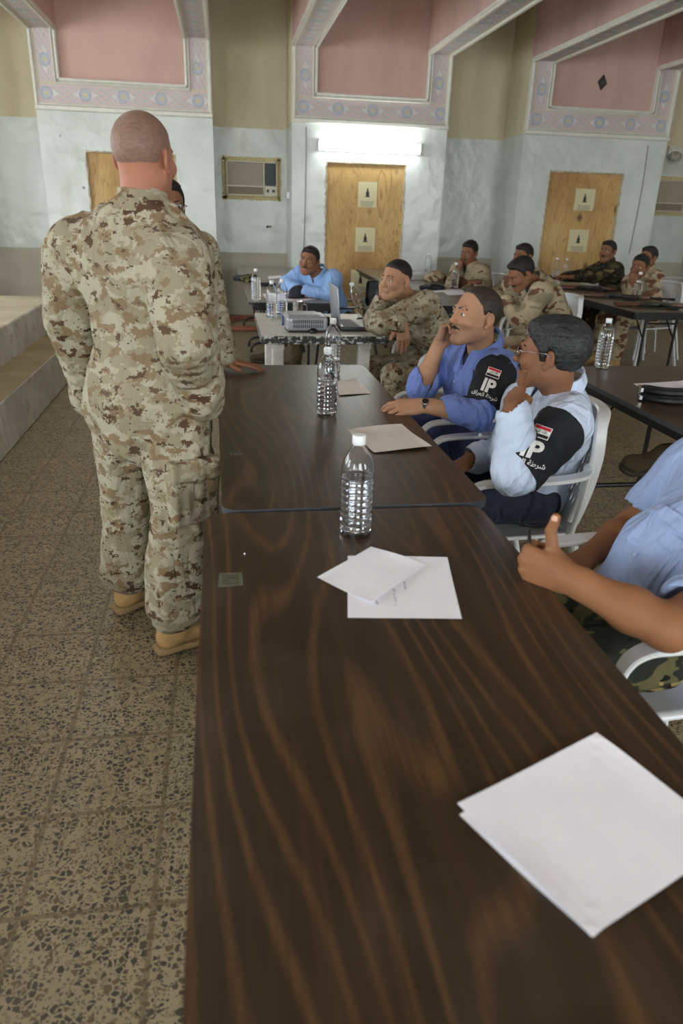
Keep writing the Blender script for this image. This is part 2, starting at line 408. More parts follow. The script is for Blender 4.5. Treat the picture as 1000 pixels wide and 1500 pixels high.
for k, (y0, y1) in enumerate(WIN):
    bm = bmesh.new(); x = XL-.1
    for z in (1.0, 2.0, 3.0): box(bm, (x, (y0+y1)/2, z), (.06, y1-y0, .06))
    for y in (y0, (y0+y1)/2, y1): box(bm, (x, y, 2.0), (.06, .06, 2.0))
    struct(bobj('window_%d' % (k+1), bm, M_MOULD))
# ornate borders round the pink panels and the beams that carry them down the room
def uvquad(bm, uvl, a, b, c, d, L, mi=0, u0=0.0):
    f = bm.faces.new([bm.verts.new(p) for p in (a, b, c, d)]); f.material_index = mi
    for lp, t in zip(f.loops, ((u0, 0), (u0+L, 0), (u0+L, 1), (u0, 1))): lp[uvl].uv = t
BW = .315
bi = 0
for i, (x0, x1) in enumerate(PIERS):
    y = WY
    bm = bmesh.new(); uvl = bm.loops.layers.uv.new('UVMap')
    z0, z1 = LEDGE+.05, 2.80
    # bottom board, then the two upright boards
    box(bm, ((x0+x1)/2, y+.02, (LEDGE+z1)/2), (x1-x0, .05, z1-LEDGE), mat=1)
    for xa in (x0, x1-BW): box(bm, (xa+BW/2, y+.02, (z1+SOF)/2), (BW, .05, SOF-z1), mat=1)
    yy = y-.0065
    uvquad(bm, uvl, (x0+.05, yy, z0), (x1-.05, yy, z0), (x1-.05, yy, z1-.045), (x0+.05, yy, z1-.045), x1-x0-.1, u0=.13)
    for xa in (x0+.05, x1-BW+.045):
        xb = xa+BW-.095
        uvquad(bm, uvl, (xb, yy, z1-.045), (xb, yy, SOF), (xa, yy, SOF), (xa, yy, z1-.045), SOF-z1+.045)
    o = struct(bobj('trim_%d' % (2*i+1), bm, [M_BORDER, M_MOULD]))
    bm = bmesh.new()     # raised white mouldings
    def mould(a, b, w=.035, d=.035):
        a = A3(a); b = A3(b); c = (a+b)/2; s = np.abs(b-a); s = np.maximum(s, 1e-3)
        if s[0] > s[2]: sz = (s[0]+w, d, w)
        else: sz = (w, d, s[2]+w)
        box(bm, (c[0], y-.02, c[2]), sz, bevel=.008, seg=1)
    mould((x0+.02, 0, LEDGE+.02), (x1-.02, 0, LEDGE+.02), .05, .06); mould((x0+.05, 0, LEDGE+.06), (x1-.05, 0, LEDGE+.06), .022)
    mould((x0+BW-.02, 0, z1-.02), (x1-BW+.02, 0, z1-.02), .03); mould((x0+BW-.05, 0, z1-.055), (x1-BW+.05, 0, z1-.055), .018)
    for xa, s in ((x0, 1), (x1, -1)):
        mould((xa+s*.02, 0, LEDGE+.02), (xa+s*.02, 0, SOF-.01)); mould((xa+s*(BW-.02), 0, z1-.02), (xa+s*(BW-.02), 0, SOF-.01), .03)
        mould((xa+s*(BW-.055), 0, z1-.055), (xa+s*(BW-.055), 0, SOF-.01), .016)
    struct(bobj('trim_%d' % (2*i+2), bm, M_MOULD))
    for xa in (x0, x1-BW):
        bi += 1; bm = bmesh.new(); uvl = bm.loops.layers.uv.new('UVMap'); L = WY-YB
        box(bm, (xa+BW/2, (WY+YB)/2+.02, (SOF+TOPZ)/2), (BW, L+.04, TOPZ-SOF), mat=1)
        box(bm, (xa+BW/2, (WY+YB)/2, SOF-.005), (BW+.012, L, .03), mat=2)
        zz = SOF-.0215
        uvquad(bm, uvl, (xa+.05, YB, zz), (xa+.05, WY, zz), (xa+BW-.05, WY, zz), (xa+BW-.05, YB, zz), L)
        for s in (.018, BW-.018): box(bm, (xa+s, (WY+YB)/2, SOF-.03), (.035, L, .03), mat=2, bevel=.006, seg=1)
        struct(bobj('trim_%d' % (20+bi), bm, [M_BORDER, M_PINK, M_MOULD]))
# boarded doorways: a plywood sheet wedged into each opening, broken plaster round it
for i, (a, b, zt) in DOORS.items():
    mp = m_ply('plywood_%d' % i, i)
    bm = bmesh.new(); box(bm, ((a+b)/2, WY+.035, zt/2), (b-a-.01, .02, zt-.01)); d = struct(bobj('door_%d' % i, bm, mp))
    bm = bmesh.new(); rnd = random.Random(i)
    for (p, q) in (((a, 0), (a, zt)), ((a, zt), (b, zt)), ((b, zt), (b, 0))):
        n = 26
        for k in range(n):
            t = (k+.5)/n; x = p[0]+(q[0]-p[0])*t; z = p[1]+(q[1]-p[1])*t
            w = rnd.uniform(.012, .030)
            L_ = abs(q[0]-p[0])/n+abs(q[1]-p[1])/n
            sz = (w, .05, L_*1.2) if p[0] == q[0] else (L_*1.2, .05, w)
            box(bm, (x, WY+.020, z), sz, Matrix.Rotation(rnd.uniform(-.25, .25), 3, 'Y'), .006, 1)
    bobj('plaster_edge', bm, plain('broken_plaster_%d' % i, srgb(196, 188, 164), .8, var=.2, scale=20), d)
# low skirting at the foot of the piers
for k, (x0, x1) in enumerate(PIERS[1:4]):
    a, b, zt = DOORS[k+1]; bm = bmesh.new()
    for p, q in ((x0-.012, a-.03), (b+.03, x1+.012)): box(bm, ((p+q)/2, WY-.008, .06), (q-p, .03, .12), bevel=.005, seg=1)
    for xx in (x0-.006, x1+.006): box(bm, (xx, (WY+RY)/2, .06), (.02, RY-WY, .12))
    struct(bobj(('baseboard_left', 'baseboard_middle', 'baseboard_right')[k], bm, M_BASEB))
# stage with one step along the left side of the hall
M_STAGE = m_matte('stage_top_concrete', srgb(186, 176, 152), srgb(166, 154, 126), 2.5, False)
def m_riser():
    n = NT('whitewashed_riser'); v = n.geopos(); z = n.sep(v)[2]; f = n.noise(v, 2.4, 6, .65); g = n.noise(v, 11, 4, .6)
    c = n.ramp(f, [(.3, srgb(176, 170, 158)), (.6, srgb(208, 205, 198))])
    c = n.mix(n.ramp(g, [(.58, (0,)*3), (.68, (.7,)*3)]), c, srgb(172, 150, 112))
    n.base(c); n.bump(g, .004); n.set(Roughness=.6); return n.m
M_RISER = m_riser()
def m_tread():
    n = NT('worn_step_paint'); v = n.geopos(); f = n.noise(v, 3, 6, .65)
    n.base(n.ramp(f, [(.35, srgb(122, 106, 74)), (.6, srgb(142, 126, 92)), (.75, srgb(164, 152, 124))])); n.bump(f, .002); n.set(Roughness=.6); return n.m
M_TREAD = m_tread()
def stepblock(name, x0, x1, y0, y1, z1, mtop):
    bm = bmesh.new(); box(bm, ((x0+x1)/2, (y0+y1)/2, z1/2), (x1-x0, y1-y0, z1), bevel=.012, seg=2)
    for f in bm.faces: f.material_index = 0 if f.normal.z > .7 else 1
    # worn nosing
    bmesh.ops.subdivide_edges(bm, edges=[e for e in bm.edges if abs((e.verts[0].co-e.verts[1].co).y) > 2], cuts=160)
    for v in bm.verts:
        if v.co.z > z1-.03 and v.co.x > x1-.05:
            k = mnoise.noise(v.co*6); 
            if k > .12: v.co.z -= (k-.12)*.05; v.co.x -= (k-.12)*.06
    return tag(bobj(name, bm, [mtop, M_RISER]), kind='structure')
stepblock('floor_step', -2.2, -1.385, YB, 7.85, .33, M_TREAD)
stepblock('floor_stage', XL, -1.655, YB, 7.85, .60, M_STAGE)
# ================================================================== PROP MATERIALS
def m_walnut():
    n = NT('walnut_laminate'); v = n.coord(); s = n.sep(v)
    warp = n.noise(n.map(v, (3.0, .50, 0)), 1.5, 0, .5)
    r = n.math('ADD', n.math('MULTIPLY', s[0], 17.0), n.math('MULTIPLY', warp, 9.0))
    # cathedral figure: rings bent along the length
    tri = n.math('ABSOLUTE', n.math('SUBTRACT', n.math('FRACT', r), .5))
    fine = n.noise(n.map(v, (70, 2.2, 1)), 2, 3, .6)
    mid = n.noise(n.map(v, (14, .8, 1)), 1.6, 3, .55)
    c = n.ramp(mid, [(.3, srgb(48, 38, 27)), (.5, srgb(58, 45, 31)), (.72, srgb(70, 53, 36))])
    c = n.mix(n.ramp(tri, [(.0, (.85,)*3), (.08, (.55,)*3), (.20, (0,)*3)]), c, srgb(98, 70, 42))
    c = n.mix(n.ramp(fine, [(.35, (.55,)*3), (.6, (0,)*3)]), c, srgb(46, 35, 25))
    w = n.noise(v, 4.5, 5, .6); c = n.mix(n.ramp(w, [(.5, (0,)*3), (.75, (.22,)*3)]), c, srgb(100, 88, 76))
    n.base(c); n.bump(fine, .0003)
    n.set(Roughness=.31, Specular_IOR_Level=.42); return n.m
M_WALNUT = m_walnut()
M_GREYTOP = plain('worn_grey_brown_laminate', srgb(128, 116, 100), .28, var=.14, scale=7)
M_EDGE = plain('blue_grey_edge_band', srgb(72, 78, 84), .35, var=.1)
M_BLACK = plain('black_painted_steel', srgb(34, 34, 34), .42, .3, var=.1)
M_BLKPL = plain('black_plastic', srgb(26, 26, 27), .4, var=.1)
M_WPLAST = plain('white_plastic', srgb(226, 230, 230), .25, var=.03, scale=9)
M_PAPER = plain('white_paper', srgb(246, 247, 254), .6, var=.02, scale=14)
M_PAPER2 = plain('cream_paper', srgb(226, 218, 208), .65, var=.03, scale=14)
M_INK = plain('blue_black_ink', srgb(50, 54, 96), .6)
M_PRINT = plain('grey_print', srgb(118, 120, 112), .6)
M_STEEL = plain('brushed_steel', srgb(190, 190, 188), .22, 1.0, var=.05)
M_SILVER = plain('silver_plastic', srgb(164, 168, 172), .32, .35, var=.04)
M_CHIP = None
def m_pet():
    n = NT('clear_bottle_plastic'); n.base((.97, .985, 1, 1)); n.set(Roughness=.02, Transmission_Weight=1.0, IOR=1.42); return n.m
def m_water():
    n = NT('drinking_water'); n.base((.97, .99, 1, 1)); n.set(Roughness=0.0, Transmission_Weight=1.0, IOR=1.33); return n.m
M_PET, M_WATER = m_pet(), m_water()
# ================================================================== FOLDING TABLES
def round_top(bm, x0, x1, y0, y1, z0, z1, r, mi_top=0, mi_side=1, seg=6):
    pts = []
    for cx, cy, a0 in ((x1-r, y1-r, 0), (x0+r, y1-r, PI/2), (x0+r, y0+r, PI), (x1-r, y0+r, 1.5*PI)):
        for k in range(seg+1):
            a = a0+PI/2*k/seg; pts.append((cx+r*math.cos(a), cy+r*math.sin(a)))
    lo = [bm.verts.new((x, y, z0)) for x, y in pts]; hi = [bm.verts.new((x, y, z1)) for x, y in pts]
    bm.faces.new(list(reversed(lo))).material_index = mi_side; bm.faces.new(hi).material_index = mi_top
    for i in range(len(pts)):
        j = (i+1) % len(pts); bm.faces.new((lo[i], lo[j], hi[j], hi[i])).material_index = mi_side
def folding_table(x, y, L, rot, label, W=.762, top=None, edge=None, z=.74, group=None, notes=True):
    """origin = near left corner on the floor"""
    t = empty('folding_table', (x, y, 0), rot); tag(t, label, 'table', group)
    bm = bmesh.new(); round_top(bm, 0, W, 0, L, z-.022, z, .045, 0, 1)
    bobj('tabletop', bm, [top or M_WALNUT, edge or M_EDGE], t)
    bm = bmesh.new()
    for a, b, c, s in ((W/2, .05, z-.045, (W-.1, .025, .05)), (W/2, L-.05, z-.045, (W-.1, .025, .05)), (.05, L/2, z-.045, (.025, L-.1, .05)), (W-.05, L/2, z-.045, (.025, L-.1, .05))):
        box(bm, (a, b, c), s)
    bobj('apron', bm, M_BLACK, t)
    for yy, s in ((.17, 1), (L-.17, -1)):
        bm = bmesh.new()
        for xx in (W/2-.15, W/2+.15): tube(bm, [(xx, yy, z-.03), (xx, yy, .10)], .0125)
        tube(bm, smooth_path([(.09, yy, .012), (.10, yy, .06), (.15, yy, .095), (.22, yy, .10), (W-.22, yy, .10), (W-.15, yy, .095), (W-.10, yy, .06), (W-.09, yy, .012)], 5), .0135)
        tube(bm, [(W/2-.15, yy, z-.12), (W/2+.15, yy, z-.12)], .008)
        bobj('leg', bm, M_BLACK, t, autos=50)
        for xx in (W/2-.15, W/2+.15):
            bm = bmesh.new(); tube(bm, [(xx, yy, z-.26), (xx, yy+s*.24, z-.03)], .007, 6); bobj('brace', bm, M_BLACK, t, autos=50)
        for xx in (.09, W-.09):
            bm = bmesh.new(); tube(bm, [(xx, yy, 0), (xx, yy, .03)], .017, 10); bobj('rubber_foot', bm, M_BLKPL, t, autos=50)
    return t
TZ = .74
tab_near = folding_table(-.0637, -.05, 1.858, .0035, 'long dark walnut folding table nearest the camera, with loose papers and a half full bottle')
tab_far = folding_table(-.0255, 1.826, 1.925, .014, 'dark walnut folding table beyond the nearest one, beside the standing man in desert camouflage')
tab_a = folding_table(1.765, 1.80, 1.93, .0, 'brown folding table on the right with black rifle magazines and a tall bottle')
tab_b1 = folding_table(.195, 6.33, 1.90, .01, 'grey-brown folding table the officer with crossed arms leans on, before the air conditioner', top=M_GREYTOP, edge=M_BLACK)
tab_b2 = folding_table(.165, 8.25, 1.88, .01, 'empty grey-brown folding table pushed against the far wall under the air conditioner', top=M_GREYTOP, edge=M_BLACK)
tab_c1 = folding_table(1.735, 6.28, 1.90, .0, 'grey folding table right of the laptop desk, with a camouflage helmet cover and pouches', top=M_GREYTOP, edge=M_BLACK)
tab_c2 = folding_table(1.745, 8.20, 1.88, .0, 'grey folding table reaching the middle boarded doorway, bare but for a grey box and sheets', top=M_GREYTOP, edge=M_BLACK)
tab_d1 = folding_table(3.50, 6.00, 1.90, .0, 'dark folding table in the right rear covered with rifles and papers', top=M_GREYTOP, edge=M_BLACK)
tab_d2 = folding_table(3.50, 7.92, 1.90, .0, 'folding table beside the right boarded doorway with two bottles on it', top=M_GREYTOP, edge=M_BLACK)
# stuck patches of old label on the two tables in front
def patch(px, py, w, d, rot, parent_label):
    p = atz(px, py, TZ); t = empty('stuck_label', (p[0], p[1], TZ), rot); tag(t, parent_label, 'sticker')
    bm = bmesh.new(); rnd = random.Random(int(px))
    vs = [bm.verts.new((x+rnd.uniform(-.002, .002), y+rnd.uniform(-.002, .002), z)) for z in (.0, .0009) for x, y in ((-w/2, -d/2), (w/2, -d/2), (w/2, d/2), (-w/2, d/2))]
    bm.faces.new(vs[4:]);
    for i in range(4): bm.faces.new((vs[i], vs[(i+1) % 4], vs[4+(i+1) % 4], vs[4+i]))
    bobj('label_sheet', bm, plain('grey_green_label', srgb(98, 98, 78), .6, var=.15, scale=60), t)
    bm = bmesh.new()
    for k in range(5): 
        a = rnd.uniform(-.4, .4); tube(bm, [(-w*.35, -d*.3+k*d*.15, .0012), (w*.1, -d*.3+k*d*.15+a*.01, .0012), (w*.35, -d*.28+k*d*.15, .0012)], .0009, 4)
    bobj('marks', bm, plain('dark_marks', srgb(54, 54, 44), .7), t)
patch(338, 849, .052, .062, .02, 'faded grey-green label stuck on the nearest table, near its left edge')
patch(345, 663, .040, .040, .02, 'small faded label on the second table, beside the standing man')
p = atz(358, 812, TZ); bm = bmesh.new(); bmesh.ops.create_uvsphere(bm, u_segments=10, v_segments=6, radius=.0022); o = bobj('paper_crumb', bm, M_PAPER, smooth=True); o.location = (p[0], p[1], TZ+.0015)
tag(o, 'tiny white crumb of paper on the nearest table above the faded label', 'crumb')
# ================================================================== PAPER
def sheet(name, corners, mat, z, curl=.004, seed=0, n=14, th=.00025):
    """corners A,B,C,D world xy; gently curled sheet with thickness"""
    A, B, C, D = [A3(c)[:2] for c in corners]; bm = bmesh.new(); g = []
    for i in range(n+1):
        row = []
        for j in range(n+1):
            u = i/n; v = j/n; p = (A*(1-u)+B*u)*(1-v)+(D*(1-u)+C*u)*v
            e = max(abs(u-.5), abs(v-.5))*2
            h = curl*(max(0, e-.55)/.45)**2*(0.5+.5*math.sin(3*u+5*v+seed*2.1))
            row.append(bm.verts.new((p[0], p[1], z+.0004+h)))
        g.append(row)
    for i in range(n):
        for j in range(n): bm.faces.new((g[i][j], g[i+1][j], g[i+1][j+1], g[i][j+1]))
    bmesh.ops.recalc_face_normals(bm, faces=bm.faces)
    if sum(f.normal.z for f in bm.faces) < 0: bmesh.ops.reverse_faces(bm, faces=bm.faces)
    r = bmesh.ops.extrude_face_region(bm, geom=bm.faces[:]); 
    for v in [e for e in r['geom'] if isinstance(e, bmesh.types.BMVert)]: v.co.z += th
    return bobj(name, bm, mat, smooth=False)
def rect_from(A, B, h, side=1):
    """rectangle with edge A->B, extending h to the right (side=1) of it"""
    A = A3(A)[:2]; B = A3(B)[:2]; d = nrm(B-A); nn = np.array([d[1], -d[0]])*side
    return [A, B, B+nn*h, A+nn*h]
def scribble(bm, p, d, L, seed, z, amp=.0035):
    rnd = random.Random(seed); d = nrm(d); s = np.array([-d[1], d[0]]); pts = []; t = 0
    while t < L:
        pts.append((*(p+d*t+s*rnd.uniform(-amp, amp)), z)); t += rnd.uniform(.0015, .004)
        if rnd.random() < .16 and len(pts) > 3:
            tube(bm, pts, .00035, 4); pts = []; t += .004
    if len(pts) > 2: tube(bm, pts, .00035, 4)
# big sheet stack in the foreground
a, b = atz(669, 1180, TZ), atz(872, 1080, TZ); hgt = np.linalg.norm(atz(862, 1380, TZ)[:2]-a[:2])
o = sheet('paper_sheet', rect_from(atz(672, 1196, TZ), atz(856, 1086, TZ), hgt*.93), M_PAPER, TZ, .003, 1)
tag(o, 'white sheet peeping out under the large blank sheet in the foreground', 'paper', 'loose sheets on the nearest table')
o = sheet('paper_sheet', rect_from(a, b, hgt), M_PAPER, TZ+.0035, .006, 2)
tag(o, 'large blank white sheet lying on top in the foreground at the right', 'paper', 'loose sheets on the nearest table')
# written sheets in front of the half full bottle
c4 = [atz(509, 815, TZ), atz(655, 817, TZ), atz(676, 908, TZ), atz(509, 905, TZ)]
o = sheet('paper_sheet', c4, M_PAPER, TZ, .002, 3); tag(o, 'white sheet with handwritten lines, squared to the table before the half full bottle', 'paper', 'loose sheets on the nearest table')
bm = bmesh.new()
for k, (u, v, L) in enumerate(((592, 852, .045), (577, 862, .075), (562, 866, .022), (552, 880, .018))):
    q = atz(u, v, TZ+.001)[:2]; q2 = atz(u+3, v+30, TZ+.001)[:2]; scribble(bm, q, q2-q, L, k, TZ+.0012, .003)
bobj('handwriting', bm, M_INK, o)
c4 = [atz(464, 849, TZ), atz(543, 802, TZ), atz(624, 829, TZ), atz(545, 886, TZ)]
o = sheet('paper_sheet', c4, M_PAPER, TZ+.002, .004, 4); tag(o, 'smaller white sheet laid aslant over the handwritten sheet', 'paper', 'loose sheets on the nearest table')
def psheet(px, z, mat, label, seed, curl=.004, group=None):
    o = sheet('paper_sheet', [atz(x, y, z) for x, y in px], mat, z, curl, seed, 10); tag(o, label, 'paper', group); return o
G2 = 'sheets on the second table'
psheet([(508, 630), (560, 624), (600, 655), (545, 662)], TZ, M_PAPER2, 'lower grey-white sheet under the folded sheet before the man in pale blue', 5, group=G2)
o = psheet([(517, 629), (588, 622), (632, 656), (548, 663)], TZ+.003, M_PAPER2, 'folded sheet at the right edge of the second table, before the man in pale blue', 6, .006, G2)
psheet([(490, 560), (521, 554), (543, 577), (497, 580)], TZ, M_PAPER2, 'sheet lying behind the second bottle towards the end of the second table', 7, group=G2)
# table on the right
psheet([(927, 562), (1000, 559), (1040, 580), (975, 590)], TZ, M_PAPER, 'white sheet under the black magazines on the right table', 8)
psheet([(985, 560), (1030, 555), (1060, 570), (1010, 575)], TZ+.001, M_PAPER, 'white sheet at the right edge of the picture behind the magazines', 9)
psheet([(384, 431), (425, 429), (438, 440), (395, 445)], TZ, M_PAPER, 'white sheet under the dark cap of the officer with crossed arms', 10)
psheet([(420, 431), (452, 430), (472, 437), (430, 443)], TZ+.001, M_PAPER2, 'sheet lying right of the dark cap on the table with crossed arms', 11)
psheet([(392, 405), (412, 404), (413, 408), (393, 409)], TZ, M_PAPER, 'small white booklet lying at the left hand of the officer with crossed arms', 12)
psheet([(625, 422), (640, 421), (650, 428), (632, 430)], TZ, M_PAPER, 'white sheet beside the black pouch on the middle table', 13)
psheet([(645, 425), (676, 424), (683, 431), (655, 433)], TZ, M_PAPER, 'white sheet before the bottle on the middle table', 14)
psheet([(848, 415), (870, 413), (888, 421), (862, 422)], TZ, M_PAPER, 'white sheet in front of the man in dark camouflage', 15)
psheet([(960, 444), (998, 446), (1000, 455), (966, 452)], TZ, M_PAPER, 'white sheet on the rear right table by its near edge', 16)
# ================================================================== WATER BOTTLES
def bottle_parts(fill):
    H, R = .262, .041
    def prof(dr=0.0):
        P = [(.020, .004), (.030, .0), (.0365, .0025), (.0405, .010), (.041, .018)]
        z = .026
        while z < .150: P += [(.0412, z), (.0412, z+.004), (.0392, z+.0075), (.0392, z+.0095), (.0412, z+.013)]; z += .0165
        P += [(.0410, .168), (.0402, .182), (.037, .197), (.031, .212), (.0225, .226), (.0145, .237), (.0128, .242), (.0128, .250)]
        return [(max(r-dr, .002), zz) for r, zz in P]
    return prof
def make_bottle(fill, cap=True):
    t = empty('water_bottle'); prof = bottle_parts(fill)
    bm = bmesh.new(); o = prof(0); lathe(bm, [(.001, .006)]+o, 32, True, False)
    inn = [(r, z+.0012 if k < 4 else z) for k, (r, z) in enumerate(prof(.0012))]
    # inner skin
    rings = []
    for r, z in [(.001, .0075)]+inn: rings.append([bm.verts.new((r*math.cos(2*PI*k/32), r*math.sin(2*PI*k/32), z)) for k in range(32)])
    for i in range(len(rings)-1):
        for k in range(32): bm.faces.new((rings[i][(k+1) % 32], rings[i][k], rings[i+1][k], rings[i+1][(k+1) % 32]))
    bm.faces.new(rings[0])
    top = [v for v in bm.verts if abs(v.co.z-.25) < 1e-5]; to = sorted([v for v in top if v.co.xy.length > .0122], key=lambda v: math.atan2(v.co.y, v.co.x)); ti = sorted([v for v in top if v.co.xy.length <= .0122], key=lambda v: math.atan2(v.co.y, v.co.x))
    for k in range(32): bm.faces.new((to[k], to[(k+1) % 32], ti[(k+1) % 32], ti[k]))
    bmesh.ops.recalc_face_normals(bm, faces=bm.faces)
    if bm.calc_volume(signed=True) < 0: bmesh.ops.reverse_faces(bm, faces=bm.faces)
    bobj('bottle_body', bm, M_PET, t, smooth=True)
    if fill > 0:
        zf = fill*.24; P = [(r, z) for r, z in [(q[0]-.0006, q[1]+(.001 if k < 4 else 0)) for k, q in enumerate(prof(.0012))] if z < zf]
        P.append((P[-1][0], zf)); bm = bmesh.new(); lathe(bm, P, 32); bmesh.ops.recalc_face_normals(bm, faces=bm.faces)
        w = bobj('water', bm, M_WATER, t, autos=50)
    if cap:
        bm = bmesh.new(); pr = [(.0155, .240), (.0165, .242), (.0165, .2615), (.0150, .2635)]; lathe(bm, pr, 28); bobj('cap', bm, M_WPLAST, t, autos=40)
    return t
_bt = {}
def bottle(px, py, label, fill=.6, z=TZ, tilt=None, cap=True, sc=1.0, pos=None):
    k = (fill, cap)
    if k in _bt: t = copy_tree(_bt[k])
    else: t = make_bottle(fill, cap); _bt[k] = t
    p = atz(px, py, z) if pos is None else pos; t.location = (p[0], p[1], z+.0006); t.rotation_euler = tilt or (0, 0, random.uniform(0, 3)); t.scale = (sc,)*3
    return tag(t, label, 'bottle', 'plastic water bottles')
BS = atz
bottle(520, 783, 'clear bottle more than half full on the nearest table, before the table joint', .66)
bottle(478, 607, 'clear bottle about half full standing alone on the second table', .52)
bottle(486, 546, 'clear bottle at the far end of the second table, behind the half full one', .28)
bottle(880, 539, 'tall bottle full of water on the right table behind the grey-haired man', .86)
bottle(398, 466, 'left one of the two bottles close together behind the projector', .45)
bottle(413, 463, 'right one of the two bottles close together behind the projector', .45)
bottle(375, 441, 'bottle on the table corner in front of the dark cap and crossed arms', .8)
bottle(665, 423, 'bottle in front of the man resting his cheek on his hand', .66)
bottle(626, 402, 'bottle farthest back on the middle tables, before an empty white chair', .28)
bottle(812, 410, 'left one of the two bottles before the right boarded doorway', .5)
bottle(826, 411, 'right one of the two bottles before the right boarded doorway', .5)
bottle(931, 439, 'bottle in front of the man covering his mouth with his hand', .66)
# ================================================================== WHITE PLASTIC ARMCHAIRS
def make_chair(M_WPLAST=M_WPLAST):
    t = empty('plastic_armchair')
    # seat
    bm = bmesh.new(); n = 14; g = []
    for i in range(n+1):
        row = []
        for j in range(n+1):
            u = i/n*2-1; v = j/n; w = .205+.03*v; x = u*w*(1-.06*(2*v-1)**4); y = -.21+.45*v
            z = .425-.022*(1-u*u)*(1-(2*v-1)**2)-.03*max(0, v-.85)/.15*.6+.010*abs(u)**3
            row.append(bm.verts.new((x, y, z)))
        g.append(row)
    for i in range(n):
        for j in range(n): bm.faces.new((g[i][j], g[i+1][j], g[i+1][j+1], g[i][j+1]))
    o = bobj('seat', bm, M_WPLAST, t, smooth=True); m = o.modifiers.new('s', 'SOLIDIFY'); m.thickness = .012; m.offset = -1
    # backrest with slots
    bm = bmesh.new(); nu, nv = 36, 30; g = []
    def bp(u, v):
        w = .20+.035*v-.02*max(0, v-.8)/.2; x = u*w; 
        zt = .43+.44*v - .05*max(0, abs(u)-.55)**2*(v)*3
        y = -.205-.10*v+.075*(u*u)*(0.35+v*.65)-.02*math.sin(v*PI)
        return (x, y, zt)
    for i in range(nu+1): g.append([bm.verts.new(bp(i/nu*2-1, j/nv)) for j in range(nv+1)])
    for i in range(nu):
        for j in range(nv):
            u = (i+.5)/nu*2-1; v = (j+.5)/nv
            slot = False
            if abs(u) < .72 and .12 < v < .86:
                c = (i % 3 == 1); band = (j % 7) not in (0,) if abs(u) < .3 else (j % 4) not in (0, 1)
                slot = c and band and (v < .86-.25*abs(u))
            if not slot: bm.faces.new((g[i][j], g[i][j+1], g[i+1][j+1], g[i+1][j]))
    bmesh.ops.delete(bm, geom=[v for v in bm.verts if not v.link_faces], context='VERTS')
    o = bobj('backrest', bm, M_WPLAST, t, smooth=True); m = o.modifiers.new('s', 'SOLIDIFY'); m.thickness = .008; m.offset = 0
    # rolled rim of the back
    bm = bmesh.new(); rim = [bp(-1, v/8) for v in range(1, 8)]+[bp(u, 1) for u in np.linspace(-.96, .96, 11)]+[bp(1, v/8) for v in range(7, 0, -1)]
    strip(bm, smooth_path(rim, 3), .046, .020, (0, 1, 0)); bobj('back_rim', bm, M_WPLAST, t, autos=40)
    for s in (-1, 1):
        bm = bmesh.new()
        P = smooth_path([(s*.205, -.215, .70), (s*.238, -.19, .672), (s*.27, -.05, .665), (s*.268, .12, .66), (s*.262, .20, .645), (s*.255, .235, .585), (s*.245, .245, .42)], 5)
        strip(bm, P, [.045+.012*math.sin(min(1, k/(len(P)*.7))*PI) if k < len(P)*.75 else .042 for k in range(len(P))], .014, (1, .0, 0)); bobj('armrest', bm, M_WPLAST, t, autos=40)
        for (a, b, w) in (((s*.235, .225, .425), (s*.262, .265, 0), .05), ((s*.20, -.20, .43), (s*.245, -.30, 0), .05)):
            bm = bmesh.new(); strip(bm, [a, tuple((A3(a)+A3(b))/2), b], [w, w*.85, w*.65], [.026, .022, .018], (1, 0, 0)); bobj('leg', bm, M_WPLAST, t, autos=40)
        bm = bmesh.new(); strip(bm, [(s*.200, -.19, .43), (s*.212, -.205, .55), (s*.222, -.215, .70)], .038, .02, (1, 0, 0)); bobj('back_post', bm, M_WPLAST, t, autos=40)
    return t
_ch = []
def chair(x, y, face, label, sc=1.0):
    """face = direction angle the sitter looks (0 = +X)"""
    if _ch: t = copy_tree(_ch[0])
    else: t = make_chair(); _ch.append(t)
    t.location = (x, y, 0); t.rotation_euler = (0, 0, face-PI/2); t.scale = (sc,)*3
    return tag(t, label, 'chair', 'white plastic armchairs')
# ================================================================== LAPTOP DESK
def m_chipped():
    n = NT('chipped_black_and_white_edge'); v = n.coord(); f = n.noise(n.map(v, (1, 1, 1.5)), 38, 5, .7)
    z = n.sep(v)[2]; m = n.math('ADD', f, n.math('MULTIPLY', n.math('ABSOLUTE', n.math('ADD', z, .026-.745)), 4.5))
    n.base(n.ramp(m, [(.60, srgb(40, 42, 42)), (.64, srgb(196, 196, 186))])); n.set(Roughness=.55); return n.m
M_CHIP = m_chipped()
M_DESKTOP = plain('worn_white_paint', srgb(206, 204, 196), .4, var=.12, scale=12)
DX0, DX1, DY0, DY1, DZ = .215, 1.02, 4.62, 5.66, .745
desk = empty('painted_wooden_desk', (0, 0, 0)); tag(desk, 'small white painted wooden desk with a chipped black edge under the projector and laptop', 'desk')
bm = bmesh.new(); box(bm, ((DX0+DX1)/2, (DY0+DY1)/2, DZ-.026), (DX1-DX0, DY1-DY0, .052), bevel=.004, seg=1)
for f in bm.faces: f.material_index = 1 if f.normal.z > .8 else 0
bobj('desktop', bm, [M_CHIP, M_DESKTOP], desk)
for x, y in ((DX0+.11, DY0+.10), (DX1-.13, DY0+.10), (DX0+.11, DY1-.1), (DX1-.22, DY1-.22)): 
    bm = bmesh.new(); box(bm, (x, y, (DZ-.05)/2), (.075, .075, DZ-.05), bevel=.006, seg=1); box(bm, (x, y, DZ-.075), (.083, .083, .03)); bobj('leg', bm, M_DESKTOP, desk)
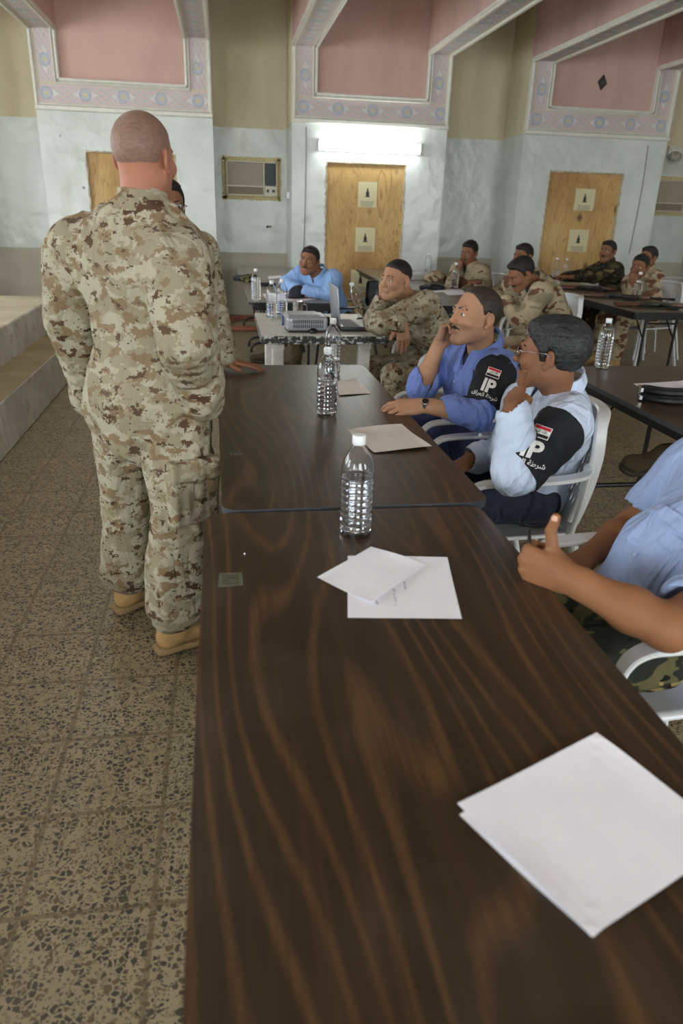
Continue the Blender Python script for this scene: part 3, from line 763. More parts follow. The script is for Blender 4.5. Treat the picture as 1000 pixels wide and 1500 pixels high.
# projector
pr = empty('projector', (.515, 4.86, DZ+.001), .05); tag(pr, 'silver grey video projector at the left end of the white painted desk', 'projector')
s = Sculpt(); s.rbox((0, 0, .055), (.135, .115, .047), np.eye(3), .022, 0); s.rbox((-.02, .0, .103), (.10, .09, .006), np.eye(3), .005, .02)
p_, q_ = s.mesh(.004); mesh_obj('case', to_mesh('case', p_, q_), M_SILVER, pr)
bm = bmesh.new(); box(bm, (.005, -.1145, .055), (.205, .006, .062), bevel=.002, seg=1); bobj('grille_recess', bm, M_BLKPL, pr)
bm = bmesh.new()
for k in range(17): box(bm, (-.094+k*.0124, -.118, .055), (.0045, .005, .060))
for z in (.026, .055, .084): box(bm, (.005, -.1185, z), (.205, .005, .004))
bobj('grille', bm, M_SILVER, pr)
bm = bmesh.new(); box(bm, (0, -.01, .005), (.25, .2, .01), bevel=.003, seg=1); bobj('underside', bm, M_BLKPL, pr)
bm = bmesh.new(); tube(bm, [(-.136, .04, .055), (-.150, .04, .055)], .032, 20); bobj('lens', bm, plain('blue_lens_ring', srgb(96, 110, 150), .15), pr)
bm = bmesh.new(); box(bm, (-.06, -.06, .1095), (.05, .018, .002)); bobj('button_panel', bm, M_BLKPL, pr)
# laptop, its screen edge on to the camera
lp = empty('laptop', (.745, 4.80, DZ+.001), .03); tag(lp, 'open black and silver laptop facing right on the white painted desk', 'laptop')
bm = bmesh.new(); box(bm, (.125, .17, .016), (.25, .33, .028), bevel=.004); bobj('base', bm, M_BLKPL, lp, autos=30)
bm = bmesh.new(); box(bm, (.125, .17, .0312), (.244, .322, .002)); bobj('palm_rest', bm, M_SILVER, lp)
bm = bmesh.new()
for i in range(5):
    for j in range(14): box(bm, (.04+i*.0205, .032+j*.0212, .0345), (.017, .018, .004), bevel=.001, seg=1)
bobj('keyboard', bm, plain('light_keys', srgb(150, 152, 156), .5), lp)
bm = bmesh.new(); box(bm, (.205, .17, .0335), (.05, .075, .0015)); bobj('touchpad', bm, M_SILVER, lp)
R_ = Matrix.Rotation(-.10, 3, 'Y')
bm = bmesh.new(); box(bm, (-.014, .17, .155), (.009, .33, .245), R_, .003); bobj('screen_lid', bm, M_SILVER, lp, autos=30)
bm = bmesh.new(); box(bm, (-.0085, .17, .156), (.002, .30, .20), R_); bobj('display', bm, plain('dark_display', srgb(40, 44, 52), .12), lp)
bm = bmesh.new(); box(bm, (.16, .0035, .016), (.012, .003, .006)); box(bm, (.19, .0035, .016), (.006, .003, .005)); box(bm, (.205, .0035, .016), (.006, .003, .005)); bobj('ports', bm, plain('red_port', srgb(190, 40, 36), .4), lp)
# things round the laptop
p = atz(533, 468, DZ+.02)
dish = empty('round_black_dish', (p[0], p[1], DZ+.001)); tag(dish, 'round black dish under the leaning bottle beside the laptop', 'dish')
bm = bmesh.new(); lathe(bm, [(.050, 0), (.055, .004), (.055, .024), (.051, .027), (.047, .024), (.044, .012), (.001, .012)], 28, True, False); bobj('bowl', bm, M_BLKPL, dish, autos=40)
b8 = bottle(0, 0, 'clear bottle leaning to the left on a round black dish by the laptop', .0, DZ+.014, (0, -.42, 0), pos=(p[0]+.006, p[1], 0))
b8.location.z = DZ+.014+.016
p = atz(437, 464, DZ)
mug = empty('steel_mug', (p[0]-.005, p[1], DZ+.0005)); tag(mug, 'shiny steel mug standing behind the projector', 'mug')
bm = bmesh.new(); lathe(bm, [(.034, 0), (.037, .003), (.040, .11), (.0385, .111), (.036, .10), (.034, .006), (.001, .006)], 32, True, False); bobj('cup', bm, M_STEEL, mug, autos=40)
bm = bmesh.new(); tube(bm, smooth_path([(.038, 0, .09), (.062, 0, .085), (.066, 0, .05), (.058, 0, .03), (.037, 0, .025)], 5), .004); bobj('handle', bm, M_STEEL, mug, smooth=True)
p = atz(462, 486, DZ)
mo = empty('computer_mouse', (p[0]-.02, p[1]-.03, DZ), -.2); tag(mo, 'black computer mouse on the white painted desk between projector and laptop', 'mouse')
s = Sculpt(); s.ell((0, 0, .010), (.032, .052, .026)).plane((0, 0, .0005), (0, 0, -1)); p_, q_ = s.mesh(.002); mesh_obj('shell', to_mesh('shell', p_, q_), plain('glossy_black', srgb(20, 20, 22), .12), mo)
bm = bmesh.new(); tube(bm, smooth_path([(0, .05, .01), (-.005, .10, .005), (.02, .16, .005), (.0, .22, .005), (.03, .30, .005)], 6), .0022, 6); bobj('cable', bm, M_BLKPL, mo, smooth=True)
# ================================================================== WALL FIXTURES
fx = empty('fluorescent_lamp', (1.885, WY-.001, 2.215)); tag(fx, 'lit fluorescent tube lamp above the middle boarded doorway', 'lamp')
bm = bmesh.new(); box(bm, (0, -.02, .0), (1.34, .04, .13), bevel=.006); bobj('housing', bm, plain('lamp_housing', srgb(220, 222, 218), .4), fx, autos=30)
nl = NT('lit_diffuser'); em = nl.new('ShaderNodeEmission'); em.inputs[0].default_value = (.93, 1.0, .98, 1); em.inputs[1].default_value = 17; nl.lk(em.outputs[0], nl.out.inputs[0])
s = Sculpt(); s.rbox((0, -.075, 0), (.655, .04, .058), np.eye(3), .03, 0); p_, q_ = s.mesh(.008); mesh_obj('diffuser', to_mesh('diffuser', p_, q_), nl.m, fx)
for sg in (-1, 1):
    bm = bmesh.new(); box(bm, (sg*.664, -.06, 0), (.022, .10, .128), bevel=.006); bobj('end_cap', bm, plain('lamp_end', srgb(214, 216, 214), .4), fx, autos=30)
def air_con(x0, x1, z0, z1, label, knobs=True):
    t = empty('air_conditioner', ((x0+x1)/2, RY, (z0+z1)/2)); tag(t, label, 'air conditioner'); w, h = x1-x0, z1-z0
    rnd = random.Random(4); bm = bmesh.new(); 
    for side in range(4):
        L = w+.1 if side < 2 else h+.1; n = int(L/.03)
        for k in range(n):
            a = -L/2+(k+.5)*L/n
            c = (a, -.01, (h/2+.025)*(1 if side == 0 else -1)) if side < 2 else ((w/2+.025)*(1 if side == 2 else -1), -.01, a)
            box(bm, c, (.05 if side < 2 else rnd.uniform(.045, .07), .03, rnd.uniform(.04, .06) if side < 2 else .05), Matrix.Rotation(rnd.uniform(-.3, .3), 3, 'Y'), .008, 1)
    bobj('foam_seal', bm, plain('yellow_foam', srgb(224, 208, 156), .9, var=.2, scale=40), t)
    mb = plain('beige_appliance_plastic', srgb(206, 200, 178), .4, var=.05)
    bm = bmesh.new(); fr = .018
    for c, s in (((0, -.05, h/2-fr/2), (w, .1, fr)), ((0, -.05, -h/2+fr/2), (w, .1, fr)), ((-w/2+fr/2, -.05, 0), (fr, .1, h)), ((w/2-fr/2, -.05, 0), (fr, .1, h)), ((w*.235, -.05, 0), (fr, .1, h)), ((-w*.12, -.05, -h*.22), (w*.73, .1, fr))): box(bm, c, s, bevel=.003, seg=1)
    bobj('front_frame', bm, mb, t)
    bm = bmesh.new(); box(bm, (-w*.12, -.04, h*.12), (w*.72, .06, h*.64)); bobj('filter_screen', bm, plain('grey_filter_mesh', srgb(170, 160, 142), .8, var=.08, scale=60), t)
    bm = bmesh.new()
    for k in range(7): box(bm, (-w*.12, -.075, -h/2+.03+k*(h*.2/6)), (w*.71, .03, .005), Matrix.Rotation(.5, 3, 'X'))
    box(bm, (-w*.12, -.03, -h*.36), (w*.72, .05, h*.26)); bobj('outlet_louvres', bm, plain('louvre_plastic', srgb(180, 172, 150), .5), t)
    bm = bmesh.new(); box(bm, (w*.365, -.075, h*.14), (w*.22, .04, h*.64)); 
    bobj('side_grille', bm, plain('dark_grille', srgb(44, 48, 50), .5), t)
    bm = bmesh.new()
    for k in range(14): box(bm, (w*.365, -.097, -h*.16+k*(h*.6/13)), (w*.2, .006, .008))
    bobj('grille_slats', bm, plain('dark_slat', srgb(60, 64, 66), .5), t)
    bm = bmesh.new(); box(bm, (w*.365, -.08, -h*.34), (w*.22, .035, h*.27)); cp = bobj('control_panel', bm, mb, t)
    for sg in (-1, 1):
        bm = bmesh.new(); r = bmesh.ops.create_cone(bm, segments=20, radius1=.021, radius2=.017, depth=.03, cap_ends=True); bmesh.ops.rotate(bm, verts=bm.verts, matrix=Matrix.Rotation(PI/2, 3, 'X')); bmesh.ops.translate(bm, verts=bm.verts, vec=(w*.365+sg*w*.055, -.11, -h*.34)); bobj('knob', bm, M_BLKPL, t, autos=40)
    return t
air_con(.065, .755, 1.60, 2.03, 'beige window air conditioner set in the wall left of the middle doorway')
a = aty(956, 272, RY); b = aty(948, 318, RY); air_con(a[0]-.02, a[0]+.67, 1.58, 2.01, 'beige window air conditioner at the right edge of the picture')
# little wall fittings
p = aty(419, 286, WY+.4); t = empty('light_switch', (.894, WY+.40, p[2])); tag(t, 'small white switch box on the side of the middle pier', 'switch')
bm = bmesh.new(); box(bm, (-.017, 0, 0), (.036, .09, .09), bevel=.006); bobj('switch_box', bm, M_WPLAST, t, autos=30); bm = bmesh.new(); box(bm, (-.038, 0, 0), (.01, .03, .04), bevel=.003); bobj('rocker', bm, M_MOULD, t, autos=30)
p = aty(390, 333, RY); t = empty('wall_socket', (p[0], RY, p[2])); tag(t, 'small broken wall socket below the left air conditioner', 'socket')
bm = bmesh.new(); box(bm, (0, -.008, 0), (.085, .018, .085), bevel=.005); bobj('face_plate', bm, M_WPLAST, t, autos=30)
bm = bmesh.new(); box(bm, (.012, -.02, .008), (.03, .012, .03)); box(bm, (.05, -.02, .012), (.05, .012, .018)); bobj('plug', bm, M_BLKPL, t)
p = aty(986, 222, RY); t = empty('emergency_lamp', (p[0], RY, p[2]-.02)); tag(t, 'round white lamp in a wire guard high on the right wall', 'lamp')
s = Sculpt(); s.ell((0, -.07, -.05), (.10, .075, .07)); p_, q_ = s.mesh(.006); mesh_obj('lamp_globe', to_mesh('globe', p_, q_), plain('dusty_glass', srgb(170, 168, 156), .25), t)
bm = bmesh.new(); box(bm, (0, -.02, .03), (.2, .045, .13), bevel=.01); bobj('backplate', bm, M_MOULD, t, autos=30)
bm = bmesh.new()
for sx in (-.1, 0, .1): tube(bm, smooth_path([(sx, 0, .08), (sx*1.05, -.12, .04), (sx*.9, -.16, -.06), (sx*.6, -.06, -.14), (sx*.5, 0, -.14)], 5), .004, 6)
bobj('wire_guard', bm, M_MOULD, t, smooth=True)
for k, (pts, lab) in enumerate((
    ([(448, 186), (448, 240), (446, 330), (443, 400)], 'thin cable running down the wall left of the middle boarded doorway'),
    ([(949, 214), (941, 270), (932, 318), (921, 372)], 'thin cable running down the wall right of the right boarded doorway'))):
    bm = bmesh.new(); P = [aty(x, y, WY-.008) for x, y in pts]; tube(bm, smooth_path(P, 6), .006, 6); o = bobj('wall_cable', bm, plain('grey_cable_%d' % k, srgb(140, 142, 138), .6), smooth=True); tag(o, lab, 'cable')
# strings of small hooks below the ledges
bm = bmesh.new()
# dark diamond on the pink panel
p = aty(882, 121, WY+.03); t = empty('diamond_plaque', (p[0], WY+.038, p[2])); tag(t, 'small dark diamond shaped plaque on the right pink panel', 'plaque')
bm = bmesh.new(); box(bm, (0, -.006, 0), (.115, .014, .115), Matrix.Rotation(PI/4+.1, 3, 'Y'), .002, 1); bmesh.ops.scale(bm, verts=bm.verts, vec=(.8, 1, 1.15)); bobj('plate', bm, plain('dark_plate', srgb(44, 42, 40), .3), t)
bm = bmesh.new(); box(bm, (0, -.015, 0), (.06, .005, .06), Matrix.Rotation(PI/4+.1, 3, 'Y')); bobj('plate_centre', bm, plain('dark_centre', srgb(70, 66, 60), .3), t)
# posters on the boarded doorways
M_POST = plain('pale_yellow_poster', srgb(214, 206, 164), .6, var=.03)
M_FIG = plain('black_print', srgb(52, 54, 48), .6)
def poster(px0, py0, px1, py1, label):
    a = aty(px0, py0, WY+.02); b = aty(px1, py1, WY+.02); w = abs(b[0]-a[0]); h = abs(a[2]-b[2])
    t = empty('notice', ((a[0]+b[0])/2, WY+.024, (a[2]+b[2])/2)); tag(t, label, 'poster', 'yellow notices on the boarded doorways')
    bm = bmesh.new(); box(bm, (0, -.0015, 0), (w, .002, h)); bobj('sheet', bm, M_POST, t)
    bm = bmesh.new(); zc = h*.08   # small upright figure standing on a base line
    prof = [(-.030, -.055), (.030, -.055), (.030, -.042), (.020, -.038), (.024, -.005), (.016, .012), (.010, .022), (.012, .036), (.004, .05), (0, .058), (-.006, .05), (-.011, .036), (-.008, .022), (-.018, .010), (-.023, -.008), (-.018, -.038), (-.030, -.042)]
    vs = [bm.verts.new((x, -.0034, zc+z)) for x, z in prof]; f = bm.faces.new(vs); r = bmesh.ops.extrude_face_region(bm, geom=[f])
    for v in r['geom']:
        if isinstance(v, bmesh.types.BMVert): v.co.y += .001
    bmesh.ops.recalc_face_normals(bm, faces=bm.faces); bobj('printed_figure', bm, M_FIG, t)
    bm = bmesh.new(); rnd = random.Random(int(px0))
    for k in range(4): box(bm, (rnd.uniform(-.006, .006), -.003, -h*.28-k*.017), (w*rnd.uniform(.5, .75), .001, .006))
    bobj('printed_lines', bm, M_PRINT, t); return t
poster(525, 266, 551, 304, 'upper yellow notice on the middle boarded doorway')
poster(521, 333, 548, 369, 'second yellow notice on the middle boarded doorway, below the upper one')
poster(514, 395, 541, 428, 'lowest yellow notice on the middle boarded doorway, half hidden by tables')
poster(844, 276, 868, 309, 'upper yellow notice on the right boarded doorway')
poster(835, 336, 858, 369, 'lower yellow notice on the right boarded doorway')
# orange-red cable heap on the floor
bm = bmesh.new(); rnd = random.Random(2); c0 = atz(352, 474, 0); P = []
for k in range(70):
    a = k*.75; r = .18+.16*rnd.random(); P.append((c0[0]+.12+r*1.5*math.cos(a), c0[1]-.1+r*1.9*math.sin(a), .012+.02*rnd.random()))
tube(bm, smooth_path(P, 4), .009, 6); tag(bobj('power_cord', bm, plain('orange_red_cord', srgb(150, 84, 64), .7), smooth=True), 'heap of orange-red power cord on the floor under the table by the far pier', 'cord')
bm = bmesh.new(); P = [atz(x, y, .01) for x, y in ((318, 494), (326, 487), (338, 484), (352, 481), (366, 478))]; tube(bm, smooth_path(P, 5), .008, 6); tag(bobj('power_cord', bm, M_BLKPL, smooth=True), 'black power cord trailing out of the orange-red heap', 'cord')
# ================================================================== CLOTH AND SKIN MATERIALS
def m_skin(name, c, rough=.5):
    n = NT(name); v = n.coord(); f = n.noise(v, 9, 4, .55); g = n.noise(v, 160, 2, .5)
    a = tuple(x*.86 for x in c[:3]); b = (min(1, c[0]*1.06), c[1]*1.0, c[2]*.98)
    n.base(n.ramp(f, [(.3, a), (.7, b)])); n.bump(g, .0006)
    n.set(Roughness=rough+.08, Specular_IOR_Level=.28, Subsurface_Weight=.12, Subsurface_Scale=.02); n.b.inputs['Subsurface Radius'].default_value = (1, .35, .2); return n.m
SK_FAIR = m_skin('ruddy_skin', srgb(172, 120, 96)); SK_TAN = m_skin('tan_skin', srgb(144, 100, 68)); SK_BRN = m_skin('brown_skin', srgb(134, 94, 68)); SK_OLV = m_skin('olive_skin', srgb(176, 134, 104))
M_STUB = m_skin('stubbled_jaw_skin', srgb(156, 120, 94)); M_EYE = plain('eye_white', srgb(215, 208, 200), .2, var=.02); M_IRIS = plain('dark_iris', srgb(34, 24, 18), .12, var=.02)
M_LIP = plain('lips', srgb(138, 92, 76), .5, var=.05); M_NAIL = plain('finger_nail', srgb(214, 170, 148), .3, var=.03)
def m_hair(name, c, c2, st=1.0):
    n = NT(name); v = n.coord(); f = n.noise(n.map(v, (.16, 1, .8)), 170, 3, .65)
    n.base(n.ramp(f, [(.35, c), (.68, c2)])); n.bump(f, .004*st, .8); n.set(Roughness=.55, Specular_IOR_Level=.35); return n.m
H_BLACK = m_hair('black_hair', srgb(20, 17, 15), srgb(44, 38, 34)); H_GREY = m_hair('greying_hair', srgb(20, 21, 22), srgb(58, 60, 61), .6); H_CROP = m_hair('cropped_black_hair', srgb(34, 29, 26), srgb(62, 54, 48), .4)
H_BUZZ = m_hair('shaved_brown_stubble', srgb(120, 94, 80), srgb(142, 112, 96), .12)
def fold_bump(n, v, extra=None, d=.014):
    a = n.noise(n.map(v, (1, 1, .5)), 9, 3, .5, .8); r = n.math('ABSOLUTE', n.math('SUBTRACT', a, .5))
    w = n.noise(v, 900, 1, .5)
    h = n.math('ADD', n.math('MULTIPLY', r, 2.0), n.math('MULTIPLY', w, .02)); n.bump(h, d)
def m_digital(name, cols, cell=.0042):
    n = NT(name); v = n.coord(); q = n.vmath('SNAP', v, (cell, cell, cell))
    def layer(sc, off, st=(1, 1, 1.5)): return n.noise(n.map(q, st, off), sc, 3, .62)
    a, b, c, d = layer(12, (0, 0, 0)), layer(17, (3, 1, 7)), layer(20, (9, 4, 2)), layer(40, (5, 5, 5))
    gt = lambda s, t: n.math('GREATER_THAN', s, t)
    col = n.mix(gt(a, .50), cols[0], cols[1]); col = n.mix(gt(b, .565), col, cols[2]); col = n.mix(gt(c, .600), col, cols[3]); col = n.mix(gt(d, .685), col, cols[3])
    soft = n.noise(v, 5, 3); col = n.mix(n.ramp(soft, [(.4, (0,)*3), (.8, (.2,)*3)]), col, cols[0])
    n.base(col); fold_bump(n, v, d=.014); n.set(Roughness=.85, Specular_IOR_Level=.2); return n.m
M_MARPAT = m_digital('desert_digital_camouflage', [srgb(166, 159, 138), srgb(144, 135, 111), srgb(126, 107, 80), srgb(80, 59, 42)])
def m_blotch(name, bg, bands, sc=6, st=(1, 1, 1.8)):
    n = NT(name); v = n.coord(); col = bg
    for k, (c, t, s) in enumerate(bands):
        f = n.noise(n.map(v, st, (k*3.7, k*1.9, k*5.1)), s, 2, .5, .5); col = n.mix(n.math('GREATER_THAN', f, t), col, c)
    n.base(col); fold_bump(n, v); n.set(Roughness=.85, Specular_IOR_Level=.2); return n.m
M_DESERT = m_blotch('three_colour_desert_camouflage', srgb(170, 156, 128), [(srgb(138, 130, 104), .55, 7), (srgb(104, 72, 56), .57, 7)])
M_WOOD = m_blotch('dark_woodland_camouflage', srgb(74, 76, 54), [(srgb(54, 42, 30), .50, 9), (srgb(112, 100, 66), .60, 9), (srgb(26, 26, 24), .58, 8)])
M_WOOD2 = m_blotch('green_brown_woodland_trousers', srgb(92, 88, 58), [(srgb(40, 42, 34), .50, 9), (srgb(150, 128, 80), .60, 8), (srgb(20, 20, 20), .60, 10)])
def m_cloth(name, c, d=.010):
    n = NT(name); v = n.coord(); f = n.noise(v, 6, 3, .5); w = n.noise(v, 400, 2, .5)
    n.base(n.mix(w, n.ramp(f, [(.3, tuple(x*.92 for x in c[:3])), (.7, c)]), tuple(min(1, x*1.15) for x in c[:3])+(1,))); fold_bump(n, v, d=d*2.4); n.set(Roughness=.72, Specular_IOR_Level=.3, Sheen_Weight=.05); return n.m
M_BLUE = m_cloth('mid_blue_shirt_cotton', srgb(108, 128, 190)); M_PALE = m_cloth('pale_blue_shirt_cotton', srgb(188, 202, 222)); M_SKY = m_cloth('sky_blue_shirt_cotton', srgb(136, 170, 218)); M_SKY2 = m_cloth('faded_blue_shirt_cotton', srgb(150, 170, 208))
M_OLT = m_cloth('olive_trouser_cloth', srgb(82, 72, 46)); M_NAVY = m_cloth('navy_trouser_cloth', srgb(34, 38, 56)); M_NAVYB = m_cloth('blue_trouser_cloth', srgb(52, 62, 100)); M_BAND = plain('black_brassard_cloth', srgb(18, 22, 30), .85, var=.1, scale=90, bump=.0006)
M_TANB = plain('tan_suede_boot', srgb(176, 142, 92), .85, var=.1, scale=25, bump=.001); M_TANS = plain('tan_rubber_sole', srgb(150, 124, 84), .7)
M_OLB = plain('olive_brown_suede_boot', srgb(64, 54, 31), .85, var=.12, scale=25, bump=.001); M_OLS = plain('dark_rubber_sole', srgb(52, 44, 30), .7)
M_BLKB = plain('black_leather_boot', srgb(26, 24, 22), .4, bump=.001); M_UNDER = m_cloth('dark_undershirt', srgb(40, 46, 70), .004); M_CUFF = m_cloth('cream_cuff_cloth', srgb(206, 196, 170), .003)
M_BUTTON = plain('pale_blue_button', srgb(176, 188, 214), .35, var=.02); M_WHITE = plain('white_stitching', srgb(228, 228, 224), .7, var=.02); M_RED = plain('red_cloth', srgb(188, 40, 48), .7, var=.03); M_SBLK = plain('black_cloth_stripe', srgb(20, 20, 20), .7, var=.03); M_GREEN = plain('green_thread', srgb(30, 100, 60), .7)
# ================================================================== SCULPTED HEAD
class HeadFrame:
    def __init__(s, c, face, up=(0, 0, 1), sc=1.0):
        s.c = A3(c); s.Y = nrm(face); X = np.cross(s.Y, A3(up)); s.X = nrm(X); s.Z = np.cross(s.X, s.Y); s.s = sc
    def L(s, x, y, z): return s.c+(s.X*x+s.Y*y+s.Z*z)*s.s
    def ax(s): return [s.X, s.Y, s.Z]
    def loc(s, P): return ((P-s.c)@np.array([s.X, s.Y, s.Z]).T)/s.s
def head_prims(S, h, nose=1.0, jaw=1.0):
    s = h.s; L = h.L; ax = h.ax()
    S.ell(L(0, -.012, .028), A3((.076, .097, .087))*s, ax, .01)
    S.ell(L(0, .030, -.030), A3((.060*jaw, .064, .078))*s, ax, .03)
    for t in (-1, 1):
        S.cone(L(t*.050*jaw, .004, -.060), L(t*.020, .070, -.102), .022*s, .018*s, .035)
        S.ell(L(t*.040, .062, -.028), A3((.026, .024, .022))*s, ax, .022)
    S.ell(L(0, .076, -.101), A3((.022, .018, .017))*s, ax, .018)
    S.cone(L(-.034, .084, .022), L(.034, .084, .022), .011*s, .011*s, .014)
    for t in (-1, 1): S.ell(L(t*.032, .103, .000), A3((.019, .020, .014))*s, ax, .014, '-')
    S.cone(L(0, .088, .012), L(0, .110*nose**.5, -.027), .0070*s, .0105*s, .012)
    S.ell(L(0, .112*nose**.5, -.031), A3((.0105, .011, .009))*s, ax, .008)
    for t in (-1, 1): S.ell(L(t*.0125, .101, -.035), A3((.0075, .010, .007))*s, ax, .006)
    S.cone(L(-.018, .0895, -.0645), L(.018, .0895, -.0645), .0062*s, .0062*s, .008); S.cone(L(-.014, .0885, -.0745), L(.014, .0885, -.0745), .0070*s, .0070*s, .008)
    S.cone(L(-.022, .0965, -.0695), L(.022, .0965, -.0695), .0010*s, .0010*s, .003, '-')
    for t in (-1, 1):
        S.ell(L(t*.032, .0775, .000), A3((.0135,)*3)*s, None, .0)
        S.cone(L(t*.020, .086, .0095), L(t*.045, .082, .0075), .0055*s, .005*s, .004); S.cone(L(t*.021, .086, -.010), L(t*.044, .082, -.009), .0045*s, .004*s, .005)
        e = [h.X*.90+h.Y*(.43)*t, h.Y*.90-h.X*.43*t, h.Z]
        S.ell(L(t*.083, -.016, -.008), A3((.0080, .0165, .028))*s, e, .006); S.ell(L(t*.0905, -.012, -.004), A3((.0070, .010, .017))*s, e, .005, '-')
        S.ell(L(t*.080, -.004, -.036), A3((.007, .010, .011))*s, e, .006)
def head_mats(h, stub=False):
    """face index -> 0 skin, 1 eye white, 2 iris, 3 lip"""
    def fn(P):
        q = h.loc(P); m = np.zeros(len(P), dtype=np.int32); near = (np.abs(q) < .16).all(1)
        for t in (-1, 1):
            d = np.sqrt(((q-A3((t*.032, .0775, 0)))**2).sum(1)); m[near & (d < .0142) & (q[:, 1] > .0835) & (np.abs(q[:, 2]) < .0042)] = 1
            d = np.sqrt(((q-A3((t*.0325, .091, .0005)))**2).sum(1)); m[near & (d < .0062)] = 2
        m[near & (q[:, 1] > .088) & (q[:, 2] < -.0600) & (q[:, 2] > -.0800) & (np.abs(q[:, 0]) < .024*(1-np.abs(q[:, 2]+.070)/.017)) & (q[:, 1] < .11)] = 3
        if stub: m[(m == 0) & near & (q[:, 2] < -.040+.25*np.clip(q[:, 1]-.075, 0, 1)+.006*vnoise(P*90)) & (q[:, 1] > .004+.5*(-.06-q[:, 2])*(q[:, 2] < -.06)) & (q[:, 2] > -.122)] = 5
        return m
    return fn
def hair_sculpt(h, style):
    S = Sculpt(); s = h.s; L = h.L; ax = h.ax(); g = dict(buzz=.0022, crop=.005, short=.008, full=.012)[style['cut']]
    S.ell(L(0, -.012, .028), (A3((.076, .097, .087))+g)*s, ax, .0)
    if style['cut'] in ('short', 'full'):
        S.ell(L(0, .040, .086), A3((.054, .044, .022+g*.3))*s, ax, .02)
        if style['cut'] == 'full': S.ell(L(0, -.045, .040), A3((.076+g, .078, .080))*s, ax, .02)
    ys = style.get('line', None) or [(-.2, -.060), (-.06, -.058), (-.035, -.045), (-.022, .010), (-.002, .018), (.006, -.022), (.018, -.022), (.026, .022), (.050, .052), (.070, .066), (.2, .072)]
    xs_, zs_ = zip(*ys); rec = style.get('recede', 0.0)
    def post(P, d):
        q = h.loc(P); hl = np.interp(q[:, 1], xs_, zs_)
        if rec: hl = hl + rec*np.clip(np.abs(q[:, 0])/.05, 0, 1.3)*np.clip((q[:, 1]-.03)/.03, 0, 1)
        hl = hl + .007*vnoise(P*130+7)
        n = vnoise(A3(q)*[150, 26, 110])*(.0050 if style['cut'] == 'full' else .0025 if style['cut'] == 'short' else .0006)
        fade = style.get('fade', 0)
        dd = d-n+(g+.0045)*s*np.clip(1-(q[:, 2]-hl)/.030, 0, 1)**2
        if fade: dd = dd+fade*np.clip((.045-q[:, 2])/.05, 0, 1)
        return np.maximum(dd, (hl-q[:, 2])*s*.8)
    S.post = post; return S
def face_hair(h, brows=1.0, moustache=0.0):
    s = h.s; L = h.L; out = []
    for t in (-1, 1):
        S = Sculpt(); S.cone(L(t*.014, .0945, .0235), L(t*.034, .0895, .0270), .0040*brows*s, .0042*brows*s, .003); S.cone(L(t*.034, .0895, .0270), L(t*.050, .077, .0195), .0042*brows*s, .0024*s, .003); out.append(('eyebrow', S))
    if moustache > 0:
        S = Sculpt()
        for t in (-1, 1): S.cone(L(0, .0955, -.0525), L(t*.025, .085, -.060), .0066*moustache*s, .0038*moustache*s, .004)
        out.append(('moustache', S))
    return out
# ================================================================== HANDS
CURL = dict(flat=[(.06, .1, .08)]*4, relaxed=[(.30, .45, .3), (.38, .5, .35), (.45, .55, .35), (.5, .6, .4)], hang=[(.35, .4, .25), (.3, .35, .25), (.32, .38, .25), (.4, .4, .3)],
            temple=[(.05, .10, .08), (.55, .75, .4), (.75, .95, .5), (.9, 1.1, .6)],
            fist=[(1.25, 1.6, 1.0), (1.35, 1.65, 1.0), (1.4, 1.65, 1.0), (1.45, 1.6, 1.0)], point=[(-.05, .12, .08), (1.15, 1.5, .9), (1.3, 1.6, 1.0), (1.35, 1.6, 1.0)],
            phone=[(.25, .45, .2), (.75, .85, .5), (.9, 1.0, .6), (1.0, 1.1, .6)], cheek=[(.7, .9, .5), (.9, 1.1, .6), (1.0, 1.2, .7), (1.1, 1.2, .7)])
THUMB = dict(relaxed=[(.024, .018, -.010), (.042, .046, -.018), (.050, .074, -.024), (.050, .096, -.026)], side=[(.024, .018, -.008), (.046, .040, -.014), (.066, .062, -.018), (.076, .082, -.020)],
             up=[(.020, .020, -.010), (.042, .044, -.014), (.078, .052, -.010), (.108, .044, -.004)], over=[(.024, .018, -.012), (.040, .046, -.024), (.026, .066, -.040), (.006, .070, -.046)])
